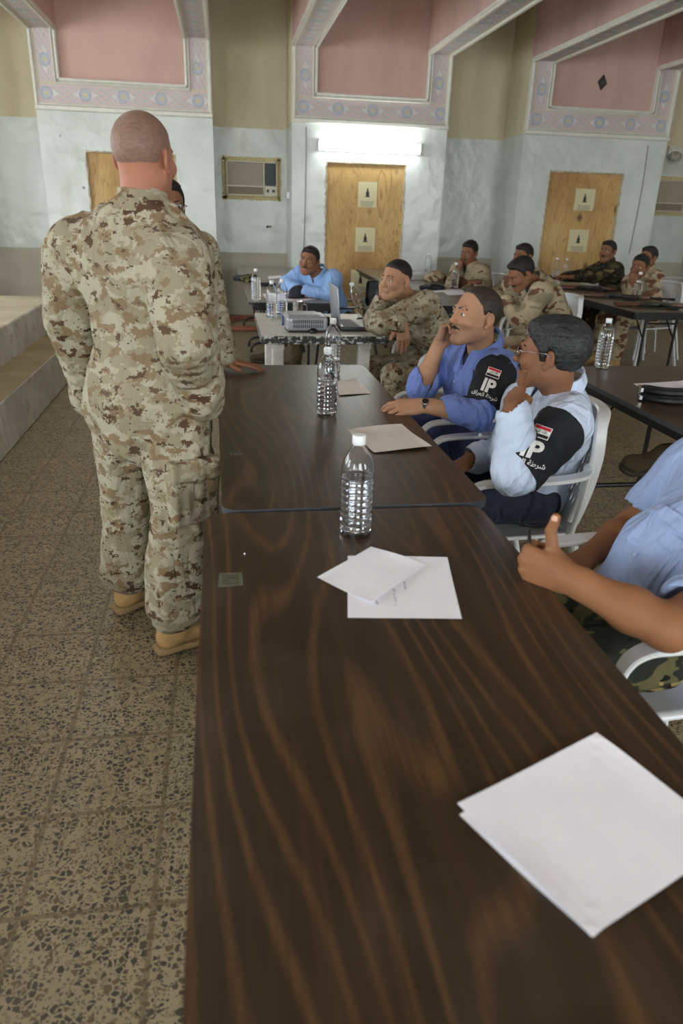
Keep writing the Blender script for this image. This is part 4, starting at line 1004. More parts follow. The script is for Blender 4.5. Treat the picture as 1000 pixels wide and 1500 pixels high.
def hand_prims(S, W, D, N, side, pose='relaxed', thumb='relaxed', sc=1.0, nails=None, spread=.05):
    """W wrist, D towards the fingers, N out of the back of the hand, side +1 left / -1 right"""
    D = nrm(D); N = nrm(A3(N)-D*(A3(N)@D)); X = np.cross(D, N)*side; W = A3(W)
    L = lambda x, y, z: W+(X*x+D*y+N*z)*sc
    base = [(.030, .086, 0), (.010, .091, .003), (-.011, .087, .002), (-.030, .078, -.003)]
    ln = [(.044, .026, .021), (.049, .030, .022), (.045, .028, .021), (.035, .021, .019)]
    rd = [.0098, .0100, .0094, .0083]
    S.cone(L(0, -.03, 0), L(0, .012, 0), .027*sc, .026*sc, .02, flat=(N, .72))
    for k, (b, l, r) in enumerate(zip(base, ln, rd)):
        S.cone(L(b[0]*.55, .012, -.002), L(*b), .0175*sc, .0125*sc, .012)
        c = CURL[pose][k]; a = 0; p = L(*b); sp = (1.5-k)*spread
        for j in range(3):
            a += c[j]; d = nrm((D*math.cos(a)-N*math.sin(a))+X*sp*math.cos(a)); q = p+d*l[j]*sc
            r0 = r*(1-.09*j)*sc; S.cone(p, q, r0, r0*.90, .004)
            if j == 0: S.ell(p, (r*1.16*sc,)*3, None, .006)
            if nails is not None and j == 2: nails.append((q-d*.002+(D*math.sin(a)+N*math.cos(a))*r0*.8, .0065*sc))
            p = q
    T = [L(*q) for q in THUMB[thumb]]; rr = [.0165, .0128, .0112, .0092]
    for j in range(3): S.cone(T[j], T[j+1], rr[j]*sc, rr[j+1]*sc, .010 if j == 0 else .004)
    if nails is not None: nails.append((T[3]+N*.007*sc, .0065*sc))
    S.ell(L(.018, .035, -.014), A3((.018, .030, .013))*sc, [X, D, N], .012); S.ell(L(-.022, .040, -.012), A3((.013, .032, .012))*sc, [X, D, N], .012)
# ================================================================== POSES
def ik(S, W, l1, l2, pole):
    S = A3(S); W = A3(W); d = W-S; L = np.linalg.norm(d); L = min(L, (l1+l2)*.995); u = nrm(d)
    a = (l1*l1-l2*l2+L*L)/(2*L); h = math.sqrt(max(l1*l1-a*a, 0)); p = A3(pole); p = nrm(p-u*(p@u)); return S+u*a+p*h
def seated(x, y, ang, lean=.0, side=.0, pz=.53, k=1.0, knee=None, turn=0.0, ft=0.02):
    """body joints of someone sitting on a 0.43 m seat, looking towards ang"""
    f = A3((math.cos(ang), math.sin(ang), 0)); r = A3((math.sin(ang), -math.cos(ang), 0)); u = nrm(A3((0, 0, 1))+f*lean+r*side)
    a2 = ang+turn; f2 = A3((math.cos(a2), math.sin(a2), 0)); r2 = A3((math.sin(a2), -math.cos(a2), 0))
    P = A3((x, y, pz)); j = dict(P=P, N=P+u*.51*k, f=f2, f0=f, SR=P+u*.45*k+r2*.178*k, SL=P+u*.45*k-r2*.178*k, HR=P+r*.09, HL=P-r*.09)
    for s, sg in (('R', 1), ('L', -1)):
        K = P+r*sg*.14+f*.42*k+A3((0, 0, -.02)); j['K'+s] = K; j['A'+s] = A3((K[0]+f[0]*ft, K[1]+f[1]*ft, .085)); j['T'+s] = f
    return j
def toe_frame(T, up=(0, 0, 1)): T = nrm(T); u = A3(up); u = nrm(u-T*(u@T)); return T, np.cross(T, u), u
# ================================================================== BODY, CLOTHES, BOOTS
ARM1, ARM2 = .285, .25
def torso_frame(j):
    u = nrm(j['N']-j['P']); f = A3(j['f']); f = nrm(f-u*(f@u)); return u, f, np.cross(f, u)
def torso_prims(S, j, g=0.0, b=1.0, belly=0.0, lower=True):
    u, f, r = torso_frame(j); P = j['P']; L = np.linalg.norm(j['N']-P)/.51; ax = [r, f, u]
    if lower: S.ell(P+u*.02*L, A3((.150*b+g, .108*b+g, .11+g)), ax, .04)
    S.ell(P+u*.19*L+f*belly*.5, A3((.138*b+g, .103*b+g+belly, .15*L+g)), ax, .05)
    S.ell(P+u*.35*L+f*.005, A3((.160*b+g, .112*b+g, .155*L+g)), ax, .05)
    for s in 'LR':
        S.cone(j['N']-u*.035-f*.01, j['S'+s]-u*.005, .050*b+g*.6, .052*b+g*.6, .05)
        S.cone(P+u*.30*L, j['S'+s]-u*.02, .09*b+g, .058*b+g*.7, .05, flat=(f, .85))
def skin_sculpt(j, h, sk):
    S = Sculpt(); u, f, r = torso_frame(j); m = sk.get('muscle', 1.0)
    head_prims(S, h, sk.get('nose', 1.0), sk.get('jaw', 1.0))
    S.cone(h.L(0, -.026, -.055), j['N']-u*.04, .055*sk.get('neck', 1)*h.s, .062*sk.get('neck', 1), .03)
    torso_prims(S, j, -.012)
    nails = []
    for s, sg in (('L', 1), ('R', -1)):
        S.cone(j['S'+s], j['E'+s], .046*m, .039*m, .03); E, W = j['E'+s], j['W'+s]; S.cone(E, E+(W-E)*.35, .040*m, .043*m, .03); S.cone(E+(W-E)*.35, W, .043*m, .0265*m, .02)
        H = j['hand'+s]; hand_prims(S, W, H['D'], H['N'], sg, H.get('pose', 'relaxed'), H.get('thumb', 'relaxed'), H.get('sc', 1.0), nails, H.get('spread', .05))
        S.cone(j['H'+s], j['K'+s], .072, .050, .03); S.cone(j['K'+s], j['A'+s], .050, .036, .03)
    return S, nails
def gather(P, C):
    d = np.zeros(len(P))
    for c, ax, lam, sig, amp in C:
        q = P-c; w = np.exp(-(q*q).sum(1)/(2*sig*sig))*(.6+1.6*np.abs(vnoise(P*7+1))); m = w > .02
        if m.any(): d[m] += amp*w[m]*np.sin((q[m]@ax)*2*PI/lam+5*vnoise(P[m]*9+3))
    return d
def cloth_disp(amp, creases, seed=0.0, fine=.0025, stretch=(7, 7, 3.2)):
    st = A3(stretch)
    def fn(P):
        w = P+.07*np.stack([vnoise(P*5+seed), vnoise(P*5+seed+9), vnoise(P*5+seed+17)], 1)
        a = vnoise(w*st+seed); b = vnoise(w*st*2.3+seed+5)
        return amp*(1-6*np.abs(a))*.5 + fine*(1-5*np.abs(b)) + gather(P, creases)
    return fn
def shirt_sculpt(j, o):
    g = o.get('g', .016); b = o.get('b', 1.0); S = Sculpt(); u, f, r = torso_frame(j); torso_prims(S, j, g, b, o.get('belly', 0)); C = []
    sw = o.get('sw', 1.0); ends = {}
    if o.get('hem'): S.cone(j['P']+u*.02, j['P']-u*o['hem'], .150*b+g, .165*b+g, .05, flat=(f, .74))
    for s in 'LR':
        A, E, W = j['S'+s], j['E'+s], j['W'+s]; kind = o.get('sleeve'+s, o.get('sleeve', 'long'))
        r0, r1, r2 = .060*b*sw+g*.5, .052*sw+g*.5, .040*sw+g*.35
        S.ell(A, (.060*b+g*.6,)*3, None, .04)
        if kind == 'short':
            S.cone(A, A+(E-A)*.62, r0, r1*1.12, .03); end = A+(E-A)*.62; d = nrm(E-A); rr = r1*1.12
            S.cone(end-d*.01, end+d*.08, rr-.004, rr-.004, .0, '-'); S.cone(end+d*.11, end+d*.2, .11, .11, 0, '-')
        else:
            S.cone(A+(E-A)*.12, E, r0*.98, r1, .014); t = dict(long=.98, rolled=.22, half=.5)[kind]; d = nrm(W-E); end = E+(W-E)*t; rr = r1+(r2-r1)*t if kind != 'rolled' else r1*1.05
            S.cone(E, end, r1, rr, .016)
            S.torus(end-d*.016, d, rr-.006, .009, .006, 2.0)
            S.cone(end-d*.012, end+d*.10, rr-.010, rr-.010, .003, '-')
        ends[s] = (end, d, rr)
        du = nrm(E-A); C += [(E, nrm(du+d+f*.4), .034, .055, .0040*o.get('cr', 1)), (A+(E-A)*.4, nrm(du+u*.5+f*.5), .06, .06, .0022*o.get('cr', 1)), (E+(W-E)*.6, nrm(d+f*.5), .036, .055, .0030*o.get('cr', 1) if kind == 'long' else 0)]
    nb = j['N']
    S.cone(nb-u*.012, nb+u*.14, .064*o.get('nk', 1), .07*o.get('nk', 1), .004, '-')
    if o.get('vee', True): S.cone(nb+f*.075+u*.03, nb+f*.135-u*.09, .034, .006, .006, '-')
    S.disp = cloth_disp(o.get('amp', .007), C, o.get('seed', 0), o.get('fine', .0025), o.get('stretch', (7, 7, 3.2)))
    return S, ends
def collar_sculpt(j, o):
    u, f, r = torso_frame(j); n = j['N']-f*.004; S = Sculpt(); k = o.get('nk', 1)
    hd = nrm(j['hc']-j['N']) if 'hc' in j else u; ax = nrm(u*.6+hd*.4)
    if o.get('collar', 'shirt') == 'stand':
        n = n+ax*o.get('cu', .0)
        S.cone(n-ax*.03, n+ax*.032, .079*k, .069*k, 0); S.cone(n-ax*.06, n+ax*.06, .074*k, .062*k, 0, '-'); S.plane(n+ax*.030, ax, .003); S.plane(n-ax*.028, -ax, .003)
        S.cone(n+f*.07+ax*.05, n+f*.09-ax*.03, .022, .012, .002, '-')
    else:
        n = n+ax*o.get('cu', .012)
        S.cone(n-ax*.080, n+ax*.040, .130*k, .071*k, 0); S.cone(n-ax*.085, n+ax*.045, .121*k, .060*k, 0, '-'); S.plane(n+ax*.036, nrm(ax+f*.25), .004); S.plane(n-ax*.018, -nrm(ax+f*.48), .003)
        S.cone(n+f*.055+ax*.06, n+f*.150-ax*.09, .026, .026, .003, '-')
        S.disp = lambda P: .004*vnoise(P*22+5)
    return S
def trouser_sculpt(j, o):
    S = Sculpt(); u, f, r = torso_frame(j); g = o.get('tg', .014); b = o.get('tb', 1.0); C = []
    f0 = A3(j.get('f0', j['f'])); S.ell(j['P']+A3((0, 0, .0)), A3((.152*b+g, .112*b+g, .125+g)), [r, f, u], .04)
    for s in 'LR':
        H, K, A = j['H'+s], j['K'+s], j['A'+s]; d = nrm(A-K); e = A-d*o.get('blouse', .06)
        S.cone(H, K, .086*b+g*.7, .062*b+g*.7, .04); S.cone(K, K+(A-K)*.45, .062*b+g*.7, .062*b+g*.8, .03); S.cone(K+(A-K)*.45, e, .062*b+g*.8, (.050*b+g) if not o.get('bl') else .064*b+g, .03)
        C += [(K-f0*.05, nrm(nrm(K-H)+d+r*.5), .05, .06, .0040), (e-d*.05, nrm(d+r*.3), .038, .055, .0045), (H, nrm(K-H+r*.2), .06, .08, .003), (K+(A-K)*.5, nrm(d+A3((.7, .4, 0))), .08, .07, .003)]
        S.cone(e+d*.0, e+d*.10, .045*b+g*.3, .04, .004, '-')
        if o.get('pocket') == s:
            m = H+(K-H)*.66; out = nrm(r*(1 if s == 'R' else -1)-f0*o.get('pback', 0)); t = nrm(K-H); n2 = nrm(out-t*(out@t)); c = m+n2*(.070*b+g*.8)
            S.rbox(c, (.020, .085, .095), [n2, np.cross(n2, t), t], .012, .012); S.rbox(c-t*.085+n2*.006, (.028, .088, .030), [n2, np.cross(n2, t), t], .008, .004)
            C += [(c+t*.02, np.cross(n2, t), .045, .06, .0035)]
    S.disp = cloth_disp(o.get('tamp', .008), C, 31+o.get('seed', 0), .003, (6, 6, 3.5)); return S
def boot_sculpts(A, T, shaft, sc=1.0, tilt=None):
    T, X, U = toe_frame(T, tilt if tilt is not None else (0, 0, 1)); A = A3(A); L = lambda x, y, z: A+(X*x+T*y+U*z)*sc
    S = Sculpt(); S.cone(L(0, -.028, -.035), L(0, -.008, .01), .040*sc, .045*sc, .02); S.cone(L(0, .02, -.02), L(0, .150, -.045), .045*sc, .034*sc, .03); S.ell(L(0, .150, -.042), A3((.046, .055, .036))*sc, [X, T, U], .02)
    S.cone(L(0, -.004, .0), L(0, -.004, 0)+A3(shaft)*.17, .046*sc, .052*sc, .03); S.plane(L(0, 0, -.066), -U, .003)
    S.torus(L(0, -.004, 0)+A3(shaft)*.10, shaft, .046*sc, .006, .01)
    Q = Sculpt(); Q.cone(L(0, -.034, -.070), L(0, .06, -.070), .041*sc, .040*sc, .02); Q.cone(L(0, .06, -.07), L(0, .155, -.070), .040*sc, .048*sc, .02)
    Q.plane(L(0, 0, -.060), U, .002); Q.plane(L(0, 0, -.0845), -U, .002); Q.rbox(L(0, -.045, -.073), A3((.034, .03, .011))*sc, [X, T, U], .006, .01)
    return S, Q
def sobj(name, S, res, mats, root, origin, fmat=None, maxdisp=.016):
    p, q = S.mesh(res, maxdisp)
    me = to_mesh(name, p, q, origin); o = mesh_obj(name, me, mats, root)
    if fmat is not None:
        c = p[q].mean(1); me.polygons.foreach_set('material_index', fmat(c).astype(np.int32))
    return o
PEOPLE = {}
def person(key, label, j, face, o, up=(0, 0, 1), group=None):
    """o: skin, hair, shirt, trousers, boots ... ; face: direction the face looks"""
    res = o.get('res', .006); P0 = j['P']; origin = A3((P0[0], P0[1], 0.0)); root = empty('person', origin); tag(root, label, 'person', group); j['root'] = root
    sc = o.get('hs', 1.0); h = HeadFrame(j['hc'], face, up, sc)
    for s in 'LR':
        if 'E'+s not in j: j['E'+s] = ik(j['S'+s], j['W'+s], ARM1, ARM2, j.get('pole'+s, (0, 0, -1)))
    S, nails = skin_sculpt(j, h, o); hm = head_mats(h, o.get('stub'))
    def fm(c):
        m = hm(c)
        if res < .0055:
            for p, r in nails: m[((c-p)**2).sum(1) < r*r] = 4
        return m
    body = sobj('body', S, o.get('sres', min(res, .0045)), [o['skin'], M_EYE, M_IRIS, o.get('lip', M_LIP), M_NAIL, M_STUB], root, origin, fm, .004)
    st = o.get('hair', dict(cut='short')); hr = sobj('hair', hair_sculpt(h, st), o.get('hres', min(res, .004)), o.get('hairm', H_BLACK), root, origin, None, .008)
    for nm, Sf in (face_hair(h, o.get('brows', 1), o.get('moustache', 0)) if o.get('brows', 1) else []): sobj(nm, Sf, .0028, o.get('browm', H_BLACK), root, origin, None, .003)
    sh, ends = shirt_sculpt(j, o); j['ends'] = ends; shirt = sobj('shirt', sh, res, o['shirt'], root, origin)
    if o.get('collar', 'shirt'): sobj('collar', collar_sculpt(j, o), min(res*.7, .004), o['shirt'], root, origin)
    if o.get('under', True) and o.get('vee', True):
        u, f, r = torso_frame(j); U = Sculpt(); U.ell(j['N']-u*.06+f*.045, A3((.07, .05, .085)), [r, f, u]); sobj('undershirt', U, .006, o.get('underm', M_UNDER), root, origin)
    sobj('trousers', trouser_sculpt(j, o), max(res, o.get('tres', res)), o['trousers'], root, origin)
    for s in 'LR':
        A, K = j['A'+s], j['K'+s]; shaft = nrm(K-A); B, Q = boot_sculpts(A, j['T'+s], shaft, o.get('bs', 1.0), j.get('tilt'+s))
        bo = sobj('boot', B, max(.005, res), o.get('boots', M_TANB), root, origin); so = sobj('sole', Q, max(.005, res), o.get('soles', M_TANS), root, origin); so.parent = bo
    j['h'] = h; j['Sskin'] = S; j['Sshirt'] = sh; j['o'] = o; j['origin'] = origin; PEOPLE[key] = j; return j
def rep(k, j):
    d = lambda a, b: round(float(np.linalg.norm(A3(j[a])-A3(j[b]))), 2)
    print('POSE', k, 'armL', d('SL', 'EL'), d('EL', 'WL'), 'armR', d('SR', 'ER'), d('ER', 'WR'), 'thigh', d('HL', 'KL'), d('HR', 'KR'), 'shin', d('KL', 'AL'), d('KR', 'AR'), 'trunk', d('P', 'N'), 'neck', d('N', 'hc'))

# ================================================================== BRASSARDS, LETTERING, WATCH
def brassard(key, label, side='L', t0=.02, t1=.74, rad=.088):
    j = PEOPLE[key]; S0 = j['Sshirt']; B = Sculpt(); B.p = S0.p; B.disp = S0.disp; A, E = j['S'+side], j['E'+side]; a = A+(E-A)*t0; b = A+(E-A)*t1; ax = nrm(E-A)
    def post(P, d):
        q = P-a; L = np.linalg.norm(b-a); h = np.clip((q@ax), 0, L); c = np.sqrt(((q-h[:, None]*ax)**2).sum(1))-rad
        e = np.maximum(c, np.maximum((q@ax)-L, -(q@ax)-.035))
        return np.maximum(np.maximum(d-.004, -(d+.006)), e)
    B.post = post; o = sobj('armband', B, .0035, M_BAND, j['root'], j['origin']); o['label'] = label; return o
def on_surface(band, origin, C, n, up, shapes, root=None):
    """press flat cloth shapes (metres, local x right / y up) on to the band surface"""
    me = band.data; co = np.zeros(len(me.vertices)*3, dtype=np.float32); me.vertices.foreach_get('co', co); co = co.reshape(-1, 3)
    bvh = BVHTree.FromPolygons([tuple(v) for v in co], [tuple(p.vertices) for p in me.polygons])
    n = nrm(n); up = nrm(A3(up)-n*(A3(up)@n)); X = np.cross(up, n); C = A3(C)-A3(origin)
    for name, bm, mat, off in shapes:
        bmesh.ops.triangulate(bm, faces=bm.faces); 
        for _ in range(3):
            es = [e for e in bm.edges if e.calc_length() > .006]
            if es: bmesh.ops.subdivide_edges(bm, edges=es, cuts=1, use_grid_fill=False); bmesh.ops.triangulate(bm, faces=bm.faces)
        for v in bm.verts:
            p = C+X*v.co.x+up*v.co.y; hit = bvh.ray_cast(Vector(p+n*.12), Vector(-n), .3)
            q = hit[0] if hit[0] is not None else Vector(p); nn = hit[1] if hit[0] is not None else Vector(n)
            if nn.dot(Vector(n)) < 0: nn = -nn
            v.co = q+nn*off
        r = bmesh.ops.extrude_face_region(bm, geom=bm.faces[:]); bmesh.ops.translate(bm, verts=[v for v in r['geom'] if isinstance(v, bmesh.types.BMVert)], vec=Vector(n)*.0006)
        bobj(name, bm, mat, band)
def quad_shape(x0, y0, x1, y1):
    bm = bmesh.new(); bm.faces.new([bm.verts.new((x, y, 0)) for x, y in ((x0, y0), (x1, y0), (x1, y1), (x0, y1))]); return bm
def text_shape(txt, size, x, y, bold=0.0, sx=1.0):
    cu = bpy.data.curves.new('t', 'FONT'); cu.body = txt; cu.size = size; cu.offset = bold; cu.align_x = 'CENTER'; cu.resolution_u = 3; cu.fill_mode = 'FRONT'
    ob = bpy.data.objects.new('t', cu); COL.objects.link(ob); dg = bpy.context.evaluated_depsgraph_get(); dg.update(); me = bpy.data.meshes.new_from_object(ob.evaluated_get(dg))
    bm = bmesh.new(); bm.from_mesh(me); bmesh.ops.remove_doubles(bm, verts=bm.verts, dist=1e-5); bpy.data.objects.remove(ob); bpy.data.curves.remove(cu); bpy.data.meshes.remove(me)
    for v in bm.verts: v.co = Vector((v.co.x*sx+x, v.co.y+y, 0))
    return bm
def police_marks(key, band, C, n, up, sc=1.0):
    j = PEOPLE[key]; S = []
    S.append(('flag_border', quad_shape(-.031*sc, .034*sc, .031*sc, .076*sc), M_WHITE, .0010)); S.append(('flag_red_stripe', quad_shape(-.028*sc, .063*sc, .028*sc, .0735*sc), M_RED, .0018)); S.append(('flag_black_stripe', quad_shape(-.028*sc, .0365*sc, .028*sc, .047*sc), M_SBLK, .0018))
    S.append(('flag_script', text_shape('\uFEAE\uFE92\uFEDB\uFE8D \uFEEA\uFEE0\uFEDF\uFE8D', .0125*sc, 0, .0515*sc, .0002), M_GREEN, .0020))
    S.append(('letters', text_shape('IP', .080*sc, 0, -.034*sc, .0028, 1.0), M_WHITE, .0012))
    S.append(('arabic_lettering', text_shape('\uFED5\uFE8D\uFEAE\uFECC\uFEDF\uFE8D \uFE94\uFEC3\uFEAE\uFEB7', .024*sc, 0, -.060*sc, .0004), M_WHITE, .0012))
    on_surface(band, j['origin'], C, n, up, S)

def shirt_details(key, items, root_name='shirt'):
    """pockets, flaps and buttons sewn on the shirt: items (name, world point, outward normal, up, half width, half height, kind)"""
    j = PEOPLE[key]; sh = [c for c in j['root'].children if c.name.split('.')[0] == root_name][0]
    for name, C, n, up, hw, hh, kind in items:
        if kind == 'patch': S = [(name, quad_shape(-hw, -hh, hw, hh), j['o']['shirt'], .0050 if name == 'pocket' else .0095)]
        else:
            bm = bmesh.new(); bmesh.ops.create_circle(bm, cap_ends=True, segments=12, radius=hw); S = [(name, bm, M_BUTTON, .0045)]
        on_surface(sh, j['origin'], C, n, up, S)
# ================================================================== THE PEOPLE
ONLY = None
# --- standing man in desert digital camouflage, seen from behind
f = nrm((.50, .86, 0)); r = A3((f[1], -f[0], 0))
j = dict(f=f, f0=f, P=aty(217, 622, 2.40), N=aty(210, 300, 2.36), hc=aty(211, 229, 2.38))
j['P'][2] = .93
j['SL'] = aty(120, 366, 2.47); j['SR'] = aty(259, 384, 2.25); j['EL'] = aty(108, 462, 2.58); j['WL'] = aty(135, 585, 2.70); j['ER'] = aty(276, 495, 2.16); j['WR'] = aty(294, 592, 2.30)
j['HL'] = j['P']-r*.10-A3((0, 0, .03)); j['HR'] = j['P']+r*.10-A3((0, 0, .03))
fr, fl = atz(256, 945, .02), atz(196, 883, .02)
j['AR'] = A3((fr[0]-.0, fr[1]+.01, .09)); j['AL'] = A3((fl[0]-.01, fl[1], .09)); j['KR'] = aty(262, 770, 2.32); j['KL'] = aty(190, 740, 2.56)
j['TR'] = nrm((.86, .42, 0)); j['TL'] = nrm((.72, .62, 0))
j['handR'] = dict(D=nrm(j['WR']-j['ER']), N=(1, -.3, 0), pose='relaxed'); j['handL'] = dict(D=nrm(j['WL']-j['EL']), N=(-1, .4, 0), pose='relaxed')
rep('standing', j)
person('standing', 'tall close-cropped man in desert digital camouflage standing with his back to the camera', j, nrm((.46, .88, -.04)),
       dict(skin=SK_FAIR, res=.0055, sres=.004, hair=dict(cut='buzz', line=[(-.2, -.066), (-.06, -.064), (-.03, -.05), (-.022, .0), (-.002, .01), (.01, -.02), (.03, .03), (.06, .07), (.2, .08)]), hairm=H_BUZZ, brows=1, browm=H_BUZZ,
            shirt=M_MARPAT, trousers=M_MARPAT, g=.026, b=1.10, sw=1.42, hem=.06, collar='stand', cu=.012, vee=False, nk=1.0, neck=1.02, hs=.985, tg=.034, tb=1.14, pback=.5, pocket='R', bl=True, blouse=.10, amp=.022, tamp=.017, fine=.0055, cr=2.0, under=False, stretch=(8, 8, 2.6), muscle=1.2))
# --- second standing man, mostly hidden behind him, one hand on the table
f = nrm((.25, -.97, 0)); r = A3((f[1], -f[0], 0)); y = 3.62; cx = aty(243, 300, y)
P = A3((cx[0]-.02, y, .88)); j = dict(f=f, f0=f, P=P, N=P+A3((0.0, -.02, .47)), hc=A3((cx[0]+.005, y-.03, 1.485)))
j['SL'] = P+A3((0, 0, .42))-r*.17; j['SR'] = P+A3((0, 0, .42))+r*.17
j['WL'] = aty(331, 536, 3.62); j['WL'][2] = .79; j['WR'] = P+r*.24+A3((0, -.05, -.02)); j['poleL'] = (0, .6, 0); j['poleR'] = (0, 1, 0)
j['handL'] = dict(D=(1, -.1, -.16), N=(0, 0, 1), pose='flat', thumb='side'); j['handR'] = dict(D=(0, 0, -1), N=(-1, 0, 0), pose='relaxed')
for s, sg in (('R', 1), ('L', -1)): j['H'+s] = P+r*sg*.09-A3((0, 0, .03)); j['K'+s] = P+r*sg*.11-A3((0, 0, .42)); j['A'+s] = A3((*(P+r*sg*.12)[:2], .09)); j['T'+s] = f
person('leaning', 'man in glasses and desert camouflage half hidden behind the tall man, hand on table', j, nrm((.30, -.95, -.05)),
       dict(skin=SK_BRN, hair=dict(cut='short'), shirt=M_MARPAT, trousers=M_MARPAT, g=.022, sw=1.15, hem=.10, collar='stand', vee=False, under=False, hs=.97, res=.007, boots=M_TANB))
h = j['h']; g = empty('spectacles', h.c); tag(g, 'thin metal glasses on the face half hidden behind the tall standing man', 'glasses')
def glasses(h, root, wire=.0014, mat=M_STEEL):
    bm = bmesh.new(); L = lambda x, y, z: Vector(h.L(x, y, z)-h.c)
    for t in (-1, 1):
        tube(bm, [L(t*.033+.022*math.cos(a)*1.05, .104-.008*abs(math.cos(a)), -.002+.017*math.sin(a)) for a in np.linspace(0, 2*PI, 20)[:-1]], wire, 6, closed=True)
        tube(bm, [L(t*.056, .098, .004), L(t*.074, .085, .006), L(t*.084, .0, .008), L(t*.082, -.02, -.004)], wire, 6)
    tube(bm, [L(-.011, .106, .002), L(0, .11, .004), L(.011, .106, .002)], wire, 6); bobj('frame', bm, mat, root, smooth=True)
    for t in (-1, 1):
        bm = bmesh.new(); vs = [bm.verts.new(L(t*.033+.021*math.cos(a)*1.05, .104-.008*abs(math.cos(a)), -.002+.016*math.sin(a))) for a in np.linspace(0, 2*PI, 20)[:-1]]; bm.faces.new(vs)
        r_ = bmesh.ops.extrude_face_region(bm, geom=bm.faces[:]); bmesh.ops.translate(bm, verts=[v for v in r_['geom'] if isinstance(v, bmesh.types.BMVert)], vec=Vector(h.Y)*.001); bmesh.ops.recalc_face_normals(bm, faces=bm.faces)
        bobj('lens', bm, M_PET, root)
glasses(h, g)
# --- officer in mid blue shirt, hand at his temple
rp = lambda px, py, y: aty(px, py, y)
j = seated(1.16, 3.20, PI+.10, -.06, .0, k=.93, turn=.18)
j['hc'] = rp(697, 463, 2.98); j['N'] = rp(708, 516, 3.04); j['SL'] = rp(729, 540, 2.92); j['SR'] = rp(655, 524, 3.26)
j['EL'] = rp(700, 606, 2.72); j['WL'] = rp(617, 594, 2.78); j['ER'] = rp(615, 570, 3.12); j['WR'] = rp(643, 505, 3.12)
j['handL'] = dict(D=nrm((-1, .15, -.1)), N=(0.1, -.5, .85), pose='relaxed'); j['handR'] = dict(D=nrm(rp(670, 452, 3.10)-j['WR']), N=nrm((-.35, .8, .1)), pose='temple', thumb='relaxed', sc=1.0)
rep('blue', j)
person('blue', 'officer in mid blue shirt with black armband and wristwatch, hand at his temple', j, nrm((-.95, -.24, .12)),
       dict(skin=SK_OLV, res=.0045, sres=.0030, hres=.003, stub=True, hair=dict(cut='crop', recede=.010, line=[(-.2, -.066), (-.06, -.064), (-.035, -.05), (-.024, .0), (-.004, .014), (.004, -.004), (.012, -.002), (.022, .030), (.045, .060), (.060, .082), (.2, .11)]), hairm=H_CROP, moustache=.9, shirt=M_BLUE, trousers=M_NAVYB, b=1.06, sleeveL='half', sleeveR='rolled', belly=.02, g=.016, amp=.014, fine=.004, boots=M_BLKB, soles=M_OLS, tres=.007, cr=1.5, hs=1.02, cu=.040), up=(.16, .1, 1))
bd = brassard('blue', 'black cloth armband with flag and white letters', t0=.12, t1=.92); c = rp(716, 563, 2.80)
police_marks('blue', bd, c, nrm(A3((0, 0, CH))-c+A3((0, 0, 0))), rp(728, 530, 2.9)-rp(704, 590, 2.72), .88)
W = j['WL']; d = nrm(j['EL']-W); wt = empty('wristwatch', W); tag(wt, 'black wristwatch with steel case on the wrist of the officer in mid blue', 'watch')
S = Sculpt(); S.torus(W+d*.012, d, .0285, .0035, 0, 3.0); p_, q_ = S.mesh(.0018); mesh_obj('strap', to_mesh('strap', p_, q_, W), M_BLKPL, wt)
nv = nrm(A3((.05, -.75, .7))); nv = nrm(nv-d*(nv@d)); S = Sculpt(); S.cone(W+d*.012+nv*.028, W+d*.012+nv*.034, .0165, .016, 0); S.plane(W+d*.012+nv*.0385, nv, .001); p_, q_ = S.mesh(.0015); mesh_obj('case', to_mesh('case', p_, q_, W), M_STEEL, wt)
S = Sculpt(); S.cone(W+d*.012+nv*.030, W+d*.012+nv*.032, .0145, .0145, 0); S.plane(W+d*.012+nv*.0393, nv, 0); p_, q_ = S.mesh(.0015); mesh_obj('dial', to_mesh('dial', p_, q_, W), M_BLKPL, wt)
# --- grey-haired officer in pale blue shirt
j = seated(1.13, 2.46, PI-.05, -.10, .02, k=.93, turn=-.05)
j['hc'] = rp(807, 518, 2.30); j['N'] = rp(820, 574, 2.36); j['SL'] = rp(832, 618, 2.18); j['SR'] = rp(770, 592, 2.60)
j['EL'] = rp(756, 694, 2.06); j['WL'] = rp(750, 600, 2.10); j['WR'] = rp(690, 672, 2.52); j['ER'] = rp(738, 664, 2.68)
j['handL'] = dict(D=nrm(rp(757, 545, 2.28)-j['WL']), N=nrm((-.75, -.7, .1)), pose='point', thumb='over'); j['handR'] = dict(D=nrm((-1, 0, -.4)), N=(0, .2, 1), pose='relaxed')
rep('grey', j)
person('grey', 'grey-haired officer in pale blue shirt seen in profile, forefinger raised to his cheek', j, nrm((-.80, .58, .02)),
       dict(skin=SK_BRN, res=.0045, sres=.0034, hres=.003, hair=dict(cut='full', line=[(-.2, -.072), (-.06, -.070), (-.035, -.05), (-.024, .0), (-.004, .012), (.004, -.030), (.020, -.030), (.030, .01), (.055, .034), (.075, .052), (.2, .06)]), hairm=H_GREY, browm=H_GREY, moustache=1.2, shirt=M_PALE, trousers=M_NAVY, b=1.10, belly=.03, g=.020, amp=.014, fine=.004, boots=M_BLKB, soles=M_OLS, tres=.007, sw=1.12, cr=1.3, hs=1.02, cu=.038), up=(.0, .05, 1))
bd = brassard('grey', 'black cloth armband with flag and white letters', t0=.26, t1=1.0, rad=.10); c = rp(783, 655, 2.06)
police_marks('grey', bd, c, nrm(A3((0, 0, CH))-c+A3((-.4, 0, 0))), rp(800, 625, 2.14)-rp(776, 672, 2.06), .92)
g = empty('spectacles', j['h'].c); tag(g, 'thin rimmed glasses on the grey-haired officer', 'glasses'); glasses(j['h'], g)
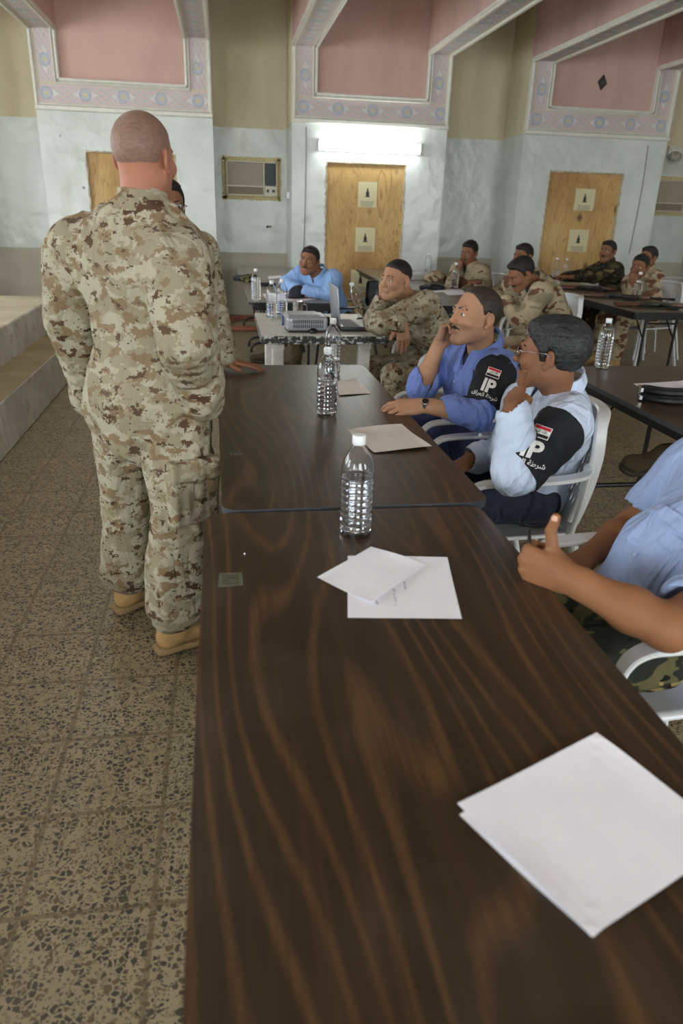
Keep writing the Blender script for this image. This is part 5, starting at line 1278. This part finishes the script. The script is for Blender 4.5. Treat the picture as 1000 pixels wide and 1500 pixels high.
# --- man at the right edge, only his arms, shirt and lap in view
j = seated(1.02, 1.47, PI+.02, -.22, .0, k=.97)
j['hc'] = j['N']+A3((-.0, .0, .13)); j['SL'] = rp(1085, 845, 1.28); j['SR'] = rp(1015, 690, 1.72)
j['EL'] = rp(978, 920, 1.17); j['WL'] = rp(830, 846, 1.31); j['ER'] = rp(925, 772, 1.76); j['WR'] = rp(862, 815, 1.66)
j['N'] = (j['SL']+j['SR'])/2+A3((.14, 0, .10)); j['hc'] = j['N']+A3((.05, 0, .14))
j['handL'] = dict(D=nrm(rp(775, 828, 1.38)-j['WL']), N=nrm((-.30, -.80, .10)), pose='fist', thumb='up', sc=1.14); j['handR'] = dict(D=nrm((-1, -.2, -.2)), N=(0, .1, 1), pose='relaxed')
rep('thumb', j)
person('thumb', 'man in faded blue short-sleeved shirt and woodland camouflage trousers, thumb raised over the table', j, nrm((-.97, .1, 0)),
       dict(skin=SK_TAN, muscle=1.12, res=.0045, sres=.0032, hair=dict(cut='short'), moustache=1, shirt=M_SKY2, trousers=M_WOOD2, sleeve='short', g=.022, b=1.06, amp=.015, fine=.004, boots=M_BLKB, soles=M_OLS, belly=.035, cr=1.0))
u_, f_, r_ = torso_frame(PEOPLE['thumb']); cm = nrm(A3((0, 0, CH))-rp(975, 830, 1.35))
nn = nrm(cm+f_*.6); it = []
for px, py in ((984, 836), (948, 768)):
    c = rp(px, py, 1.40); it += [('pocket', c, nn, u_, .052, .058, 'patch'), ('pocket_flap', c+u_*.048+nn*.002, nn, u_, .055, .018, 'patch'), ('button', c+u_*.038+nn*.004, nn, u_, .0045, 0, 'b')]
for k in range(3): it.append(('button', rp(915+k*24, 800-k*36, 1.40), nn, u_, .0042, 0, 'b'))
shirt_details('thumb', it)
u_, f_, r_ = torso_frame(PEOPLE['blue']); nb = nrm(nrm(A3((0, 0, CH))-rp(680, 560, 2.9))+f_*.4)
it = [('pocket', rp(672, 560, 2.95), nb, u_, .050, .055, 'patch'), ('pocket_flap', rp(674, 545, 2.95), nb, u_, .053, .017, 'patch')]+[('button', rp(668-k*7, 530+k*16, 2.95), nb, u_, .0045, 0, 'b') for k in range(4)]
shirt_details('blue', it)
u_, f_, r_ = torso_frame(PEOPLE['grey']); ng = nrm(A3((0, 0, CH))-rp(702, 640, 2.3))
shirt_details('grey', [('button', rp(703, 637, 2.3), ng, u_, .006, 0, 'b')])
# --- marine at the laptop desk
j = seated(1.42, 4.78, PI+.22, .38, .0, k=.95, turn=.12)
j['hc'] = rp(580, 409, 4.62); j['N'] = rp(603, 441, 4.70); j['SL'] = rp(624, 446, 4.53); j['SR'] = rp(583, 441, 4.90)
j['EL'] = rp(557, 474, 4.48); j['WL'] = rp(589, 475, 4.38); j['WR'] = rp(560, 440, 4.70); j['ER'] = rp(549, 470, 4.82)
j['handL'] = dict(D=nrm((.12, -.15, -1)), N=nrm((0, -1, .1)), pose='hang', thumb='side'); j['handR'] = dict(D=nrm((-.1, .1, 1)), N=(-1, 0, 0), pose='cheek')
j['P'] = A3((1.52, 4.82, .53)); rep('marine', j)
person('marine', 'young man in desert digital camouflage leaning on the desk beside the laptop', j, nrm((-.84, -.54, .0)),
       dict(skin=SK_OLV, nose=.9, res=.0065, sres=.0040, hres=.0035, hair=dict(cut='crop', fade=.004, line=[(-.2, -.03), (-.06, -.015), (-.022, .020), (.0, .024), (.03, .042), (.05, .058), (.075, .068), (.2, .075)]), shirt=M_MARPAT, trousers=M_MARPAT, g=.024, b=1.04, sw=1.15, collar='stand', vee=False, under=False, amp=.010, cr=1.2), up=(.05, 0, 1))
# --- officer leaning on crossed arms
j = seated(1.08, 6.92, PI+.05, .60, .0, k=.95, turn=.30)
j['hc'] = rp(453, 381, 6.72); j['N'] = rp(468, 402, 6.80); j['SL'] = rp(487, 408, 6.66); j['SR'] = rp(440, 401, 6.95)
j['EL'] = rp(480, 430, 6.62); j['WL'] = rp(446, 426, 6.66); j['ER'] = rp(419, 415, 6.88); j['WR'] = rp(436, 424, 6.74)
j['handL'] = dict(D=nrm((-1, .3, -.1)), N=(0, -.3, 1), pose='relaxed'); j['handR'] = dict(D=nrm((.6, -.6, -.1)), N=(0, -.3, 1), pose='relaxed'); j['AL'] = A3((.43, 7.46, .09)); j['KL'] = A3((.70, 7.16, .47)); j['TL'] = nrm((-.98, .15, 0)); rep('crossed', j)
person('crossed', 'officer in sky blue shirt leaning on crossed arms behind a dark cap', j, nrm((-.45, -.88, -.02)),
       dict(skin=SK_BRN, res=.007, sres=.005, hair=dict(cut='short'), moustache=1.3, shirt=M_SKY, trousers=M_OLT, g=.018, amp=.010, boots=M_OLB, soles=M_OLS), up=(.15, 0, 1))
# --- men round the middle and right tables
def sitter(key, label, hx, hy, hY, Px, ang, face, lean, wl, wr, hl, hr, o, turn=0, up=(0, 0, 1), k=.95, tr=None):
    hc = rp(hx, hy, hY); j = seated(Px, hY+.05, ang, lean, 0, k=k, turn=turn); d = hc-A3((0, 0, .135))+A3(j['f'])*-.03-j['N']
    j['hc'] = hc; sh = d*.9; j['N'] = j['N']+d; j['SL'] = j['SL']+sh; j['SR'] = j['SR']+sh
    j['WL'] = rp(*wl); j['WR'] = rp(*wr); j['poleL'] = hl.pop('pole', (.3, -.2, -1)); j['poleR'] = hr.pop('pole', (.3, .2, -1)); j['handL'] = hl; j['handR'] = hr
    for s in 'LR':
        L = np.linalg.norm(j['W'+s]-j['S'+s]); 
        if L > .53: j['W'+s] = j['S'+s]+(j['W'+s]-j['S'+s])*.53/L
    if tr: j.update(tr)
    b = dict(skin=SK_BRN, res=.008, sres=.0055, hres=.0045, hair=dict(cut='short'), moustache=1.2, shirt=M_DESERT, trousers=M_DESERT, g=.022, amp=.010, collar='shirt', sw=1.1); b.update(o)
    return person(key, label, j, nrm(face), b, up)
fl = dict(D=(-1, -.3, -.1), N=(0, 0, 1), pose='relaxed')
sitter('cheek', 'man in three-colour desert camouflage resting his cheek on his right hand', 687, 369, 7.90, 2.72, PI+.35, (-.75, -.65, -.22), .25, (700, 413, 7.62), (671, 395, 7.85), dict(D=(-.9, .2, 0), N=(0, 0, 1), pose='fist'), dict(D=(.15, 0, 1), N=(-.9, -.3, 0), pose='cheek', pole=(-.3, .2, -1)), dict(b=1.05), turn=.2, up=(.12, 0, 1))
sitter('behind', 'man in desert camouflage whose face is half hidden behind the one bending over the table', 766, 375, 7.25, 3.02, PI, (-.9, -.42, -.1), .15, (722, 428, 7.0), (728, 424, 7.3), dict(fl), dict(fl), {})
sitter('bending', 'man in desert camouflage bending over the middle table with cream cuffs showing', 763, 400, 5.45, 2.50, PI+.30, (-.84, -.12, -.50), .30, (738, 441, 5.60), (727, 436, 5.95), dict(D=(-1, .1, -.1), N=(0, 0, 1), pose='relaxed', pole=(.4, -.8, -.6)), dict(fl), dict(b=1.12, res=.0065), up=(-.35, -.1, 1), tr=dict(P=A3((2.80, 5.82, .54)), N=rp(783, 410, 5.55), SL=rp(792, 428, 5.38), SR=rp(752, 414, 5.85), WL=rp(740, 441, 5.50)))
sitter('dark', 'man in dark woodland camouflage stretching one arm along the table by the right doorway', 890, 368, 8.25, 4.62, PI, (-.85, -.5, 0), -.05, (800, 412, 8.0), (812, 409, 8.3), dict(D=(-1, 0, 0), N=(0, 0, 1), pose='flat'), dict(fl), dict(shirt=M_WOOD, trousers=M_WOOD, b=1.08, boots=M_BLKB))
sitter('mouth', 'man in desert camouflage covering his mouth with one hand on the right rear table', 937, 390, 7.30, 4.42, PI+.2, (-.8, -.6, -.1), .30, (960, 428, 7.05), (925, 414, 7.20), dict(D=(-1, 0, 0), N=(0, 0, 1), pose='fist'), dict(D=(.1, 0, 1), N=(-.8, -.6, 0), pose='cheek'), dict(boots=M_TANB), up=(.1, 0, 1))
sitter('last', 'man in desert camouflage hidden behind the one covering his mouth, at the far right', 949, 377, 7.85, 4.80, PI, (-.92, -.3, 0), .05, (970, 420, 7.6), (960, 415, 7.9), dict(fl), dict(fl), dict(cut=1))
# --- man off the right edge whose crossed leg and boot reach into the picture
j = seated(2.98, 2.95, PI+.1, -.1, 0); j['hc'] = j['N']+A3((0, 0, .13)); j['WL'] = A3((2.75, 2.75, .62)); j['WR'] = A3((2.75, 3.15, .62)); j['poleL'] = j['poleR'] = (1, 0, -.5)
j['KL'] = A3((2.66, 2.86, .66)); j['AL'] = aty(972, 668, 2.80); j['TL'] = nrm(aty(905, 668, 2.74)-j['AL']); j['tiltL'] = (.1, -.35, 1); j['KR'] = A3((2.58, 3.1, .51)); j['AR'] = A3((2.62, 3.12, .085))
j['handL'] = dict(fl); j['handR'] = dict(fl)
person('boot', 'man in dark camouflage at the right edge, only an olive brown boot showing', j, nrm((-1, 0, 0)), dict(skin=SK_BRN, shirt=M_WOOD, trousers=M_WOOD, boots=M_OLB, soles=M_OLS, res=.008, g=.02, blouse=.16))
# ------------------------------------------------------------------ chairs under them
chair(1.05, 3.21, PI+.03, 'white plastic armchair holding the officer in mid blue shirt')
chair(1.03, 2.45, PI-.02, 'white plastic armchair holding the grey-haired officer')
chair(1.06, 1.46, PI, 'white plastic armchair holding the man with the raised thumb')
chair(1.42, 4.78, PI+.12, 'white plastic armchair holding the young man at the laptop')
chair(2.66, 6.02, PI+.05, 'white plastic armchair with slotted back behind the man bending over the table')
chair(2.75, 7.97, PI+.2, 'white plastic armchair under the man resting his cheek on his hand')
chair(3.03, 7.32, PI, 'white plastic armchair under the man hidden behind the bending one')
chair(4.64, 8.32, PI, 'white plastic armchair under the man in dark woodland camouflage')
chair(4.44, 7.37, PI+.2, 'white plastic armchair under the man covering his mouth')
chair(4.82, 7.92, PI, 'white plastic armchair under the farthest man on the right')
chair(2.98, 2.97, PI+.1, 'white plastic armchair at the right edge under the man with the olive boot')
chair(2.85, 9.2, PI+.5, 'empty white plastic armchair against the wall behind the farthest middle table')

t = make_chair(plain('black_chair_plastic', srgb(34, 34, 36), .35)); t.name = 'black_armchair'; t.location = (1.14, 6.92, 0); t.rotation_euler = (0, 0, PI+.02-PI/2); tag(t, 'black armchair holding the officer in sky blue', 'chair')
# ================================================================== THINGS LYING ON THE TABLES
def lump(name, label, cat, px, py, size, mat, z=TZ, rot=0, seed=1, amp=.012, res=.005, extra=None, group=None):
    p = atz(px, py, z); t = empty(name, (p[0], p[1], z+.001), rot); tag(t, label, cat, group); S = Sculpt(); a, b, c = size
    if extra: extra(S)
    else: S.ell((0, 0, c*.35), (a, b, c*.75), None, .02); S.ell((a*.45, b*.2, c*.3), (a*.6, b*.7, c*.55), None, .03)
    S.disp = lambda P: amp*(1-5*np.abs(vnoise(P*18+seed)))*.6; S.plane((0, 0, 0), (0, 0, -1), .003)
    p_, q_ = S.mesh(res, amp+.004); mesh_obj('cloth', to_mesh('cloth', p_, q_), mat, t); return t
M_DKCAP = m_cloth('dark_navy_cap_cloth', srgb(26, 28, 38), .004)
def cap_extra(S):
    S.ell((0, 0, .035), (.095, .085, .075)); S.ell((-.07, -.06, .012), (.07, .055, .012), None, .01)
lump('cap', 'dark cap lying at the folded hands of the officer in sky blue', 'cap', 438, 436, (.1, .08, .08), M_DKCAP, extra=cap_extra, amp=.004, rot=.3)
lump('pouch', 'small camouflage pouch behind the bottle near the left edge of the officer table', 'pouch', 366, 412, (.10, .16, .06), M_WOOD2, seed=4)
lump('gloves', 'dark pair of gloves beside the camouflage pouch, left of the officer in sky blue', 'gloves', 352, 410, (.08, .14, .04), M_DKCAP, seed=6)
lump('pouch', 'dark flat pouch between the bottle and the cap of the officer in sky blue', 'pouch', 388, 419, (.10, .05, .025), M_DKCAP, seed=8)
lump('cap', 'camouflage cap lying between projector and laptop on the white painted desk', 'cap', 465, 476, (.085, .09, .05), M_WOOD2, z=DZ, seed=9, extra=lambda S: (S.ell((0, .03, .03), (.085, .085, .05)), S.ell((.03, -.055, .010), (.06, .045, .010), None, .01)))
lump('helmet', 'brown camouflage covered helmet on the middle table before an empty chair', 'helmet', 637, 413, (.15, .13, .12), M_DESERT, seed=12, extra=lambda S: (S.ell((0, 0, .04), (.125, .11, .08)), S.ell((.12, .02, .02), (.08, .05, .03), None, .03)))
lump('pouch', 'black pouch in front of the camouflage covered helmet on the middle table', 'pouch', 632, 424, (.13, .09, .045), M_DKCAP, seed=14)
p = atz(612, 409, TZ); t = empty('document_box', (p[0], p[1], TZ+.001), .1); tag(t, 'flat pale grey box left of the camouflage covered helmet', 'box')
boxmesh('carton', (0, 0, .035), (.30, .26, .07), plain('pale_grey_card', srgb(176, 176, 170), .6), t, .004); boxmesh('lid', (0, 0, .062), (.306, .266, .018), plain('light_lid', srgb(196, 196, 192), .6), t, .003)
# --- rifle magazines on the right table
def magazine(x, y, z, rot, label):
    t = empty('rifle_magazine', (x, y, z), rot); tag(t, label, 'magazine', 'stacked rifle magazines')
    bm = bmesh.new(); P = [(.105*math.cos(a)*0+(-.10+.2*k/10), .035*math.sin(PI*k/10)*1.0, .0155) for k, a in enumerate(range(11))]
    strip(bm, P, [.062]*9+[.058, .056], .028, (0, 1, 0)); bobj('magazine_body', bm, M_BLACK, t, autos=40)
    for s in (-1, 1):
        bm = bmesh.new(); strip(bm, [(x_, y_+s*.012, .0305) for x_, y_, _ in P[1:-1]], .005, .003, (0, 1, 0)); bobj('rib', bm, M_BLKPL, t, autos=40)
    bm = bmesh.new(); box(bm, (-.106, -.002, .0155), (.012, .068, .032), bevel=.003); bobj('floor_plate', bm, M_BLKPL, t, autos=30)
    bm = bmesh.new(); box(bm, (.107, .001, .0155), (.018, .05, .022), bevel=.003); box(bm, (.104, .034, .0155), (.012, .012, .018)); bobj('feed_lips', bm, M_STEEL, t); return t
p = atz(972, 588, TZ); magazine(p[0], p[1], TZ+.001, -.42+PI, 'lower one of the two black curved magazines stacked on the right table')
magazine(p[0]+.004, p[1]+.012, TZ+.034, -.40+PI, 'upper one of the two black curved magazines stacked on the right table')
# --- rifles on the far right tables
M_RWOOD = plain('dark_rifle_wood', srgb(92, 56, 32), .4, var=.2, scale=12)
def make_rifle():
    t = empty('rifle')
    bm = bmesh.new(); box(bm, (0, 0, .02), (.26, .065, .036), bevel=.006); box(bm, (.02, .035, .02), (.24, .02, .03), bevel=.008); bobj('receiver', bm, M_BLACK, t, autos=30)
    bm = bmesh.new(); tube(bm, [(.12, .015, .02), (.50, .015, .02)], .009, 8); tube(bm, [(.12, .038, .02), (.32, .038, .02)], .007, 8); tube(bm, [(.48, .015, .02), (.53, .015, .02)], .013, 8); box(bm, (.47, .038, .02), (.012, .045, .01)); bobj('barrel', bm, M_BLACK, t, autos=40)
    bm = bmesh.new(); box(bm, (.21, .010, .02), (.17, .05, .040), bevel=.01); bobj('handguard', bm, M_RWOOD, t, autos=30)
    bm = bmesh.new(); strip(bm, [(-.12, .0, .02), (-.20, -.01, .02), (-.36, -.035, .02)], [.05, .06, .11], .034, (0, 1, 0)); bobj('stock', bm, M_RWOOD, t, autos=40)
    bm = bmesh.new(); strip(bm, [(-.06, -.03, .02), (-.08, -.07, .02), (-.105, -.115, .02)], .035, .026, (1, 0, 0)); bobj('grip', bm, M_BLKPL, t, autos=40)
    bm = bmesh.new(); strip(bm, smooth_path([(.06, -.03, .02), (.075, -.09, .02), (.105, -.15, .02), (.15, -.20, .02)], 3), .06, .026, (1, 0, 0)); bobj('magazine', bm, M_BLACK, t, autos=40)
    bm = bmesh.new(); tube(bm, [(-.05, -.03, .02), (-.02, -.055, .02), (.02, -.055, .02), (.035, -.03, .02)], .003, 6); bobj('trigger_guard', bm, M_BLACK, t, autos=40)
    bm = bmesh.new(); tube(bm, smooth_path([(.30, 0, .004), (.20, -.10, .006), (0, -.17, .006), (-.2, -.15, .006), (-.34, -.05, .008)], 5), .007, 6); bobj('sling', bm, M_OLB, t, smooth=True)
    return t
_rf = []
def rifle(px, py, rot, label):
    t = copy_tree(_rf[0]) if _rf else make_rifle(); 
    if not _rf: _rf.append(t)
    p = atz(px, py, TZ); t.location = (p[0], p[1], TZ+.001); t.rotation_euler = (0, 0, rot); return tag(t, label, 'rifle', 'rifles lying on the right rear tables')
rifle(790, 409, .5, 'dark rifle just right of the two bottles by the right doorway, farthest rifle')
rifle(862, 425, -.35, 'dark rifle lying in front of the man in woodland camouflage')
rifle(905, 437, -.5, 'dark rifle lying left of the bottle before the man covering his mouth')
rifle(958, 450, -.25, 'dark rifle nearest the corner of the right rear table, at the picture edge')
p = atz(992, 640, TZ)
# pen held upright in the fist with the raised thumb
j = PEOPLE['thumb']; W = j['WL']; D = nrm(j['handL']['D']); N = nrm(A3(j['handL']['N'])-D*(A3(j['handL']['N'])@D)); X = np.cross(D, N)
c = W+D*.098-N*.022; bm = bmesh.new(); a = nrm(X+D*.25); tube(bm, [c-a*.055, c+a*.075], .0042, 10); tube(bm, [c+a*.075, c+a*.080], .0025, 8)
tag(bobj('pen', bm, M_BLKPL, smooth=True), 'dark pen held in the fist of the man with the raised thumb', 'pen')
# ================================================================== LIGHT
sc = bpy.context.scene
w = bpy.data.worlds.new('daylight'); sc.world = w; w.use_nodes = True
bgn = w.node_tree.nodes['Background']; bgn.inputs[0].default_value = (.80, .90, 1.0, 1); bgn.inputs[1].default_value = 6.0
def area(name, loc, size, power, rot, color=(1, 1, 1)):
    l = bpy.data.lights.new(name, 'AREA'); l.shape = 'RECTANGLE'; l.size, l.size_y = size; l.energy = power; l.color = color
    o = bpy.data.objects.new(name, l); COL.objects.link(o); o.location = loc; o.rotation_euler = rot; return o
for k, (y0, y1) in enumerate(WIN):
    area('window_daylight_%d' % k, (XL-.02, (y0+y1)/2, 2.0), (1.9, 1.7), 42, (0, -PI/2, 0), (.90, .96, 1.0))
for x, y, pw in ((5.6, 1.4, 12), (-1.5, 3.4, 14), (-1.2, 6.8, 22), (6.6, 6.2, 20), (-3.6, 8.6, 12)):  # unseen lamps under the ceiling, added as fill light for the hall
    t = empty('fill_lamp', (x, y, 3.98)); tag(t, 'long ceiling lamp added as fill light outside the picture', 'lamp', 'added fill lamps outside the picture')
    boxmesh('housing', (0, 0, .02), (.22, 1.3, .06), M_MOULD, t, .006); area('fill_light', (x, y, 3.955), (.18, 1.24), pw, (0, 0, 0), (.98, 1.0, .96))
for k, (a, b) in enumerate(FWIN): area('front_daylight_%d' % k, ((a+b)/2, YB-.02, 1.95), (1.9, 1.8), (95, 80, 115)[k], (PI/2, 0, 0), (.96, .99, 1.0))
cam = bpy.data.cameras.new('camera'); co = bpy.data.objects.new('camera', cam); COL.objects.link(co)
co.matrix_world = Matrix(((_R[0], _U[0], -_F[0], 0), (_R[1], _U[1], -_F[1], 0), (_R[2], _U[2], -_F[2], CH), (0, 0, 0, 1)))
cam.sensor_fit = 'VERTICAL'; cam.sensor_height = 36.0; cam.sensor_width = 24.0; cam.lens = CF/1500*36
cam.clip_start = .05; cam.clip_end = 100
cam.dof.use_dof = True; cam.dof.focus_distance = 2.9; cam.dof.aperture_fstop = 3.2
sc.camera = co
sc.view_settings.view_transform = 'Standard'; sc.view_settings.look = 'None'; sc.view_settings.gamma = 1; sc.view_settings.exposure = 0.22
sc.view_settings.use_curve_mapping = False
sc.cycles.use_denoising = True; sc.cycles.max_bounces = 10; sc.cycles.diffuse_bounces = 5; sc.cycles.glossy_bounces = 4; sc.cycles.transmission_bounces = 10
sc.cycles.caustics_reflective = False; sc.cycles.caustics_refractive = False; sc.cycles.sample_clamp_indirect = 6
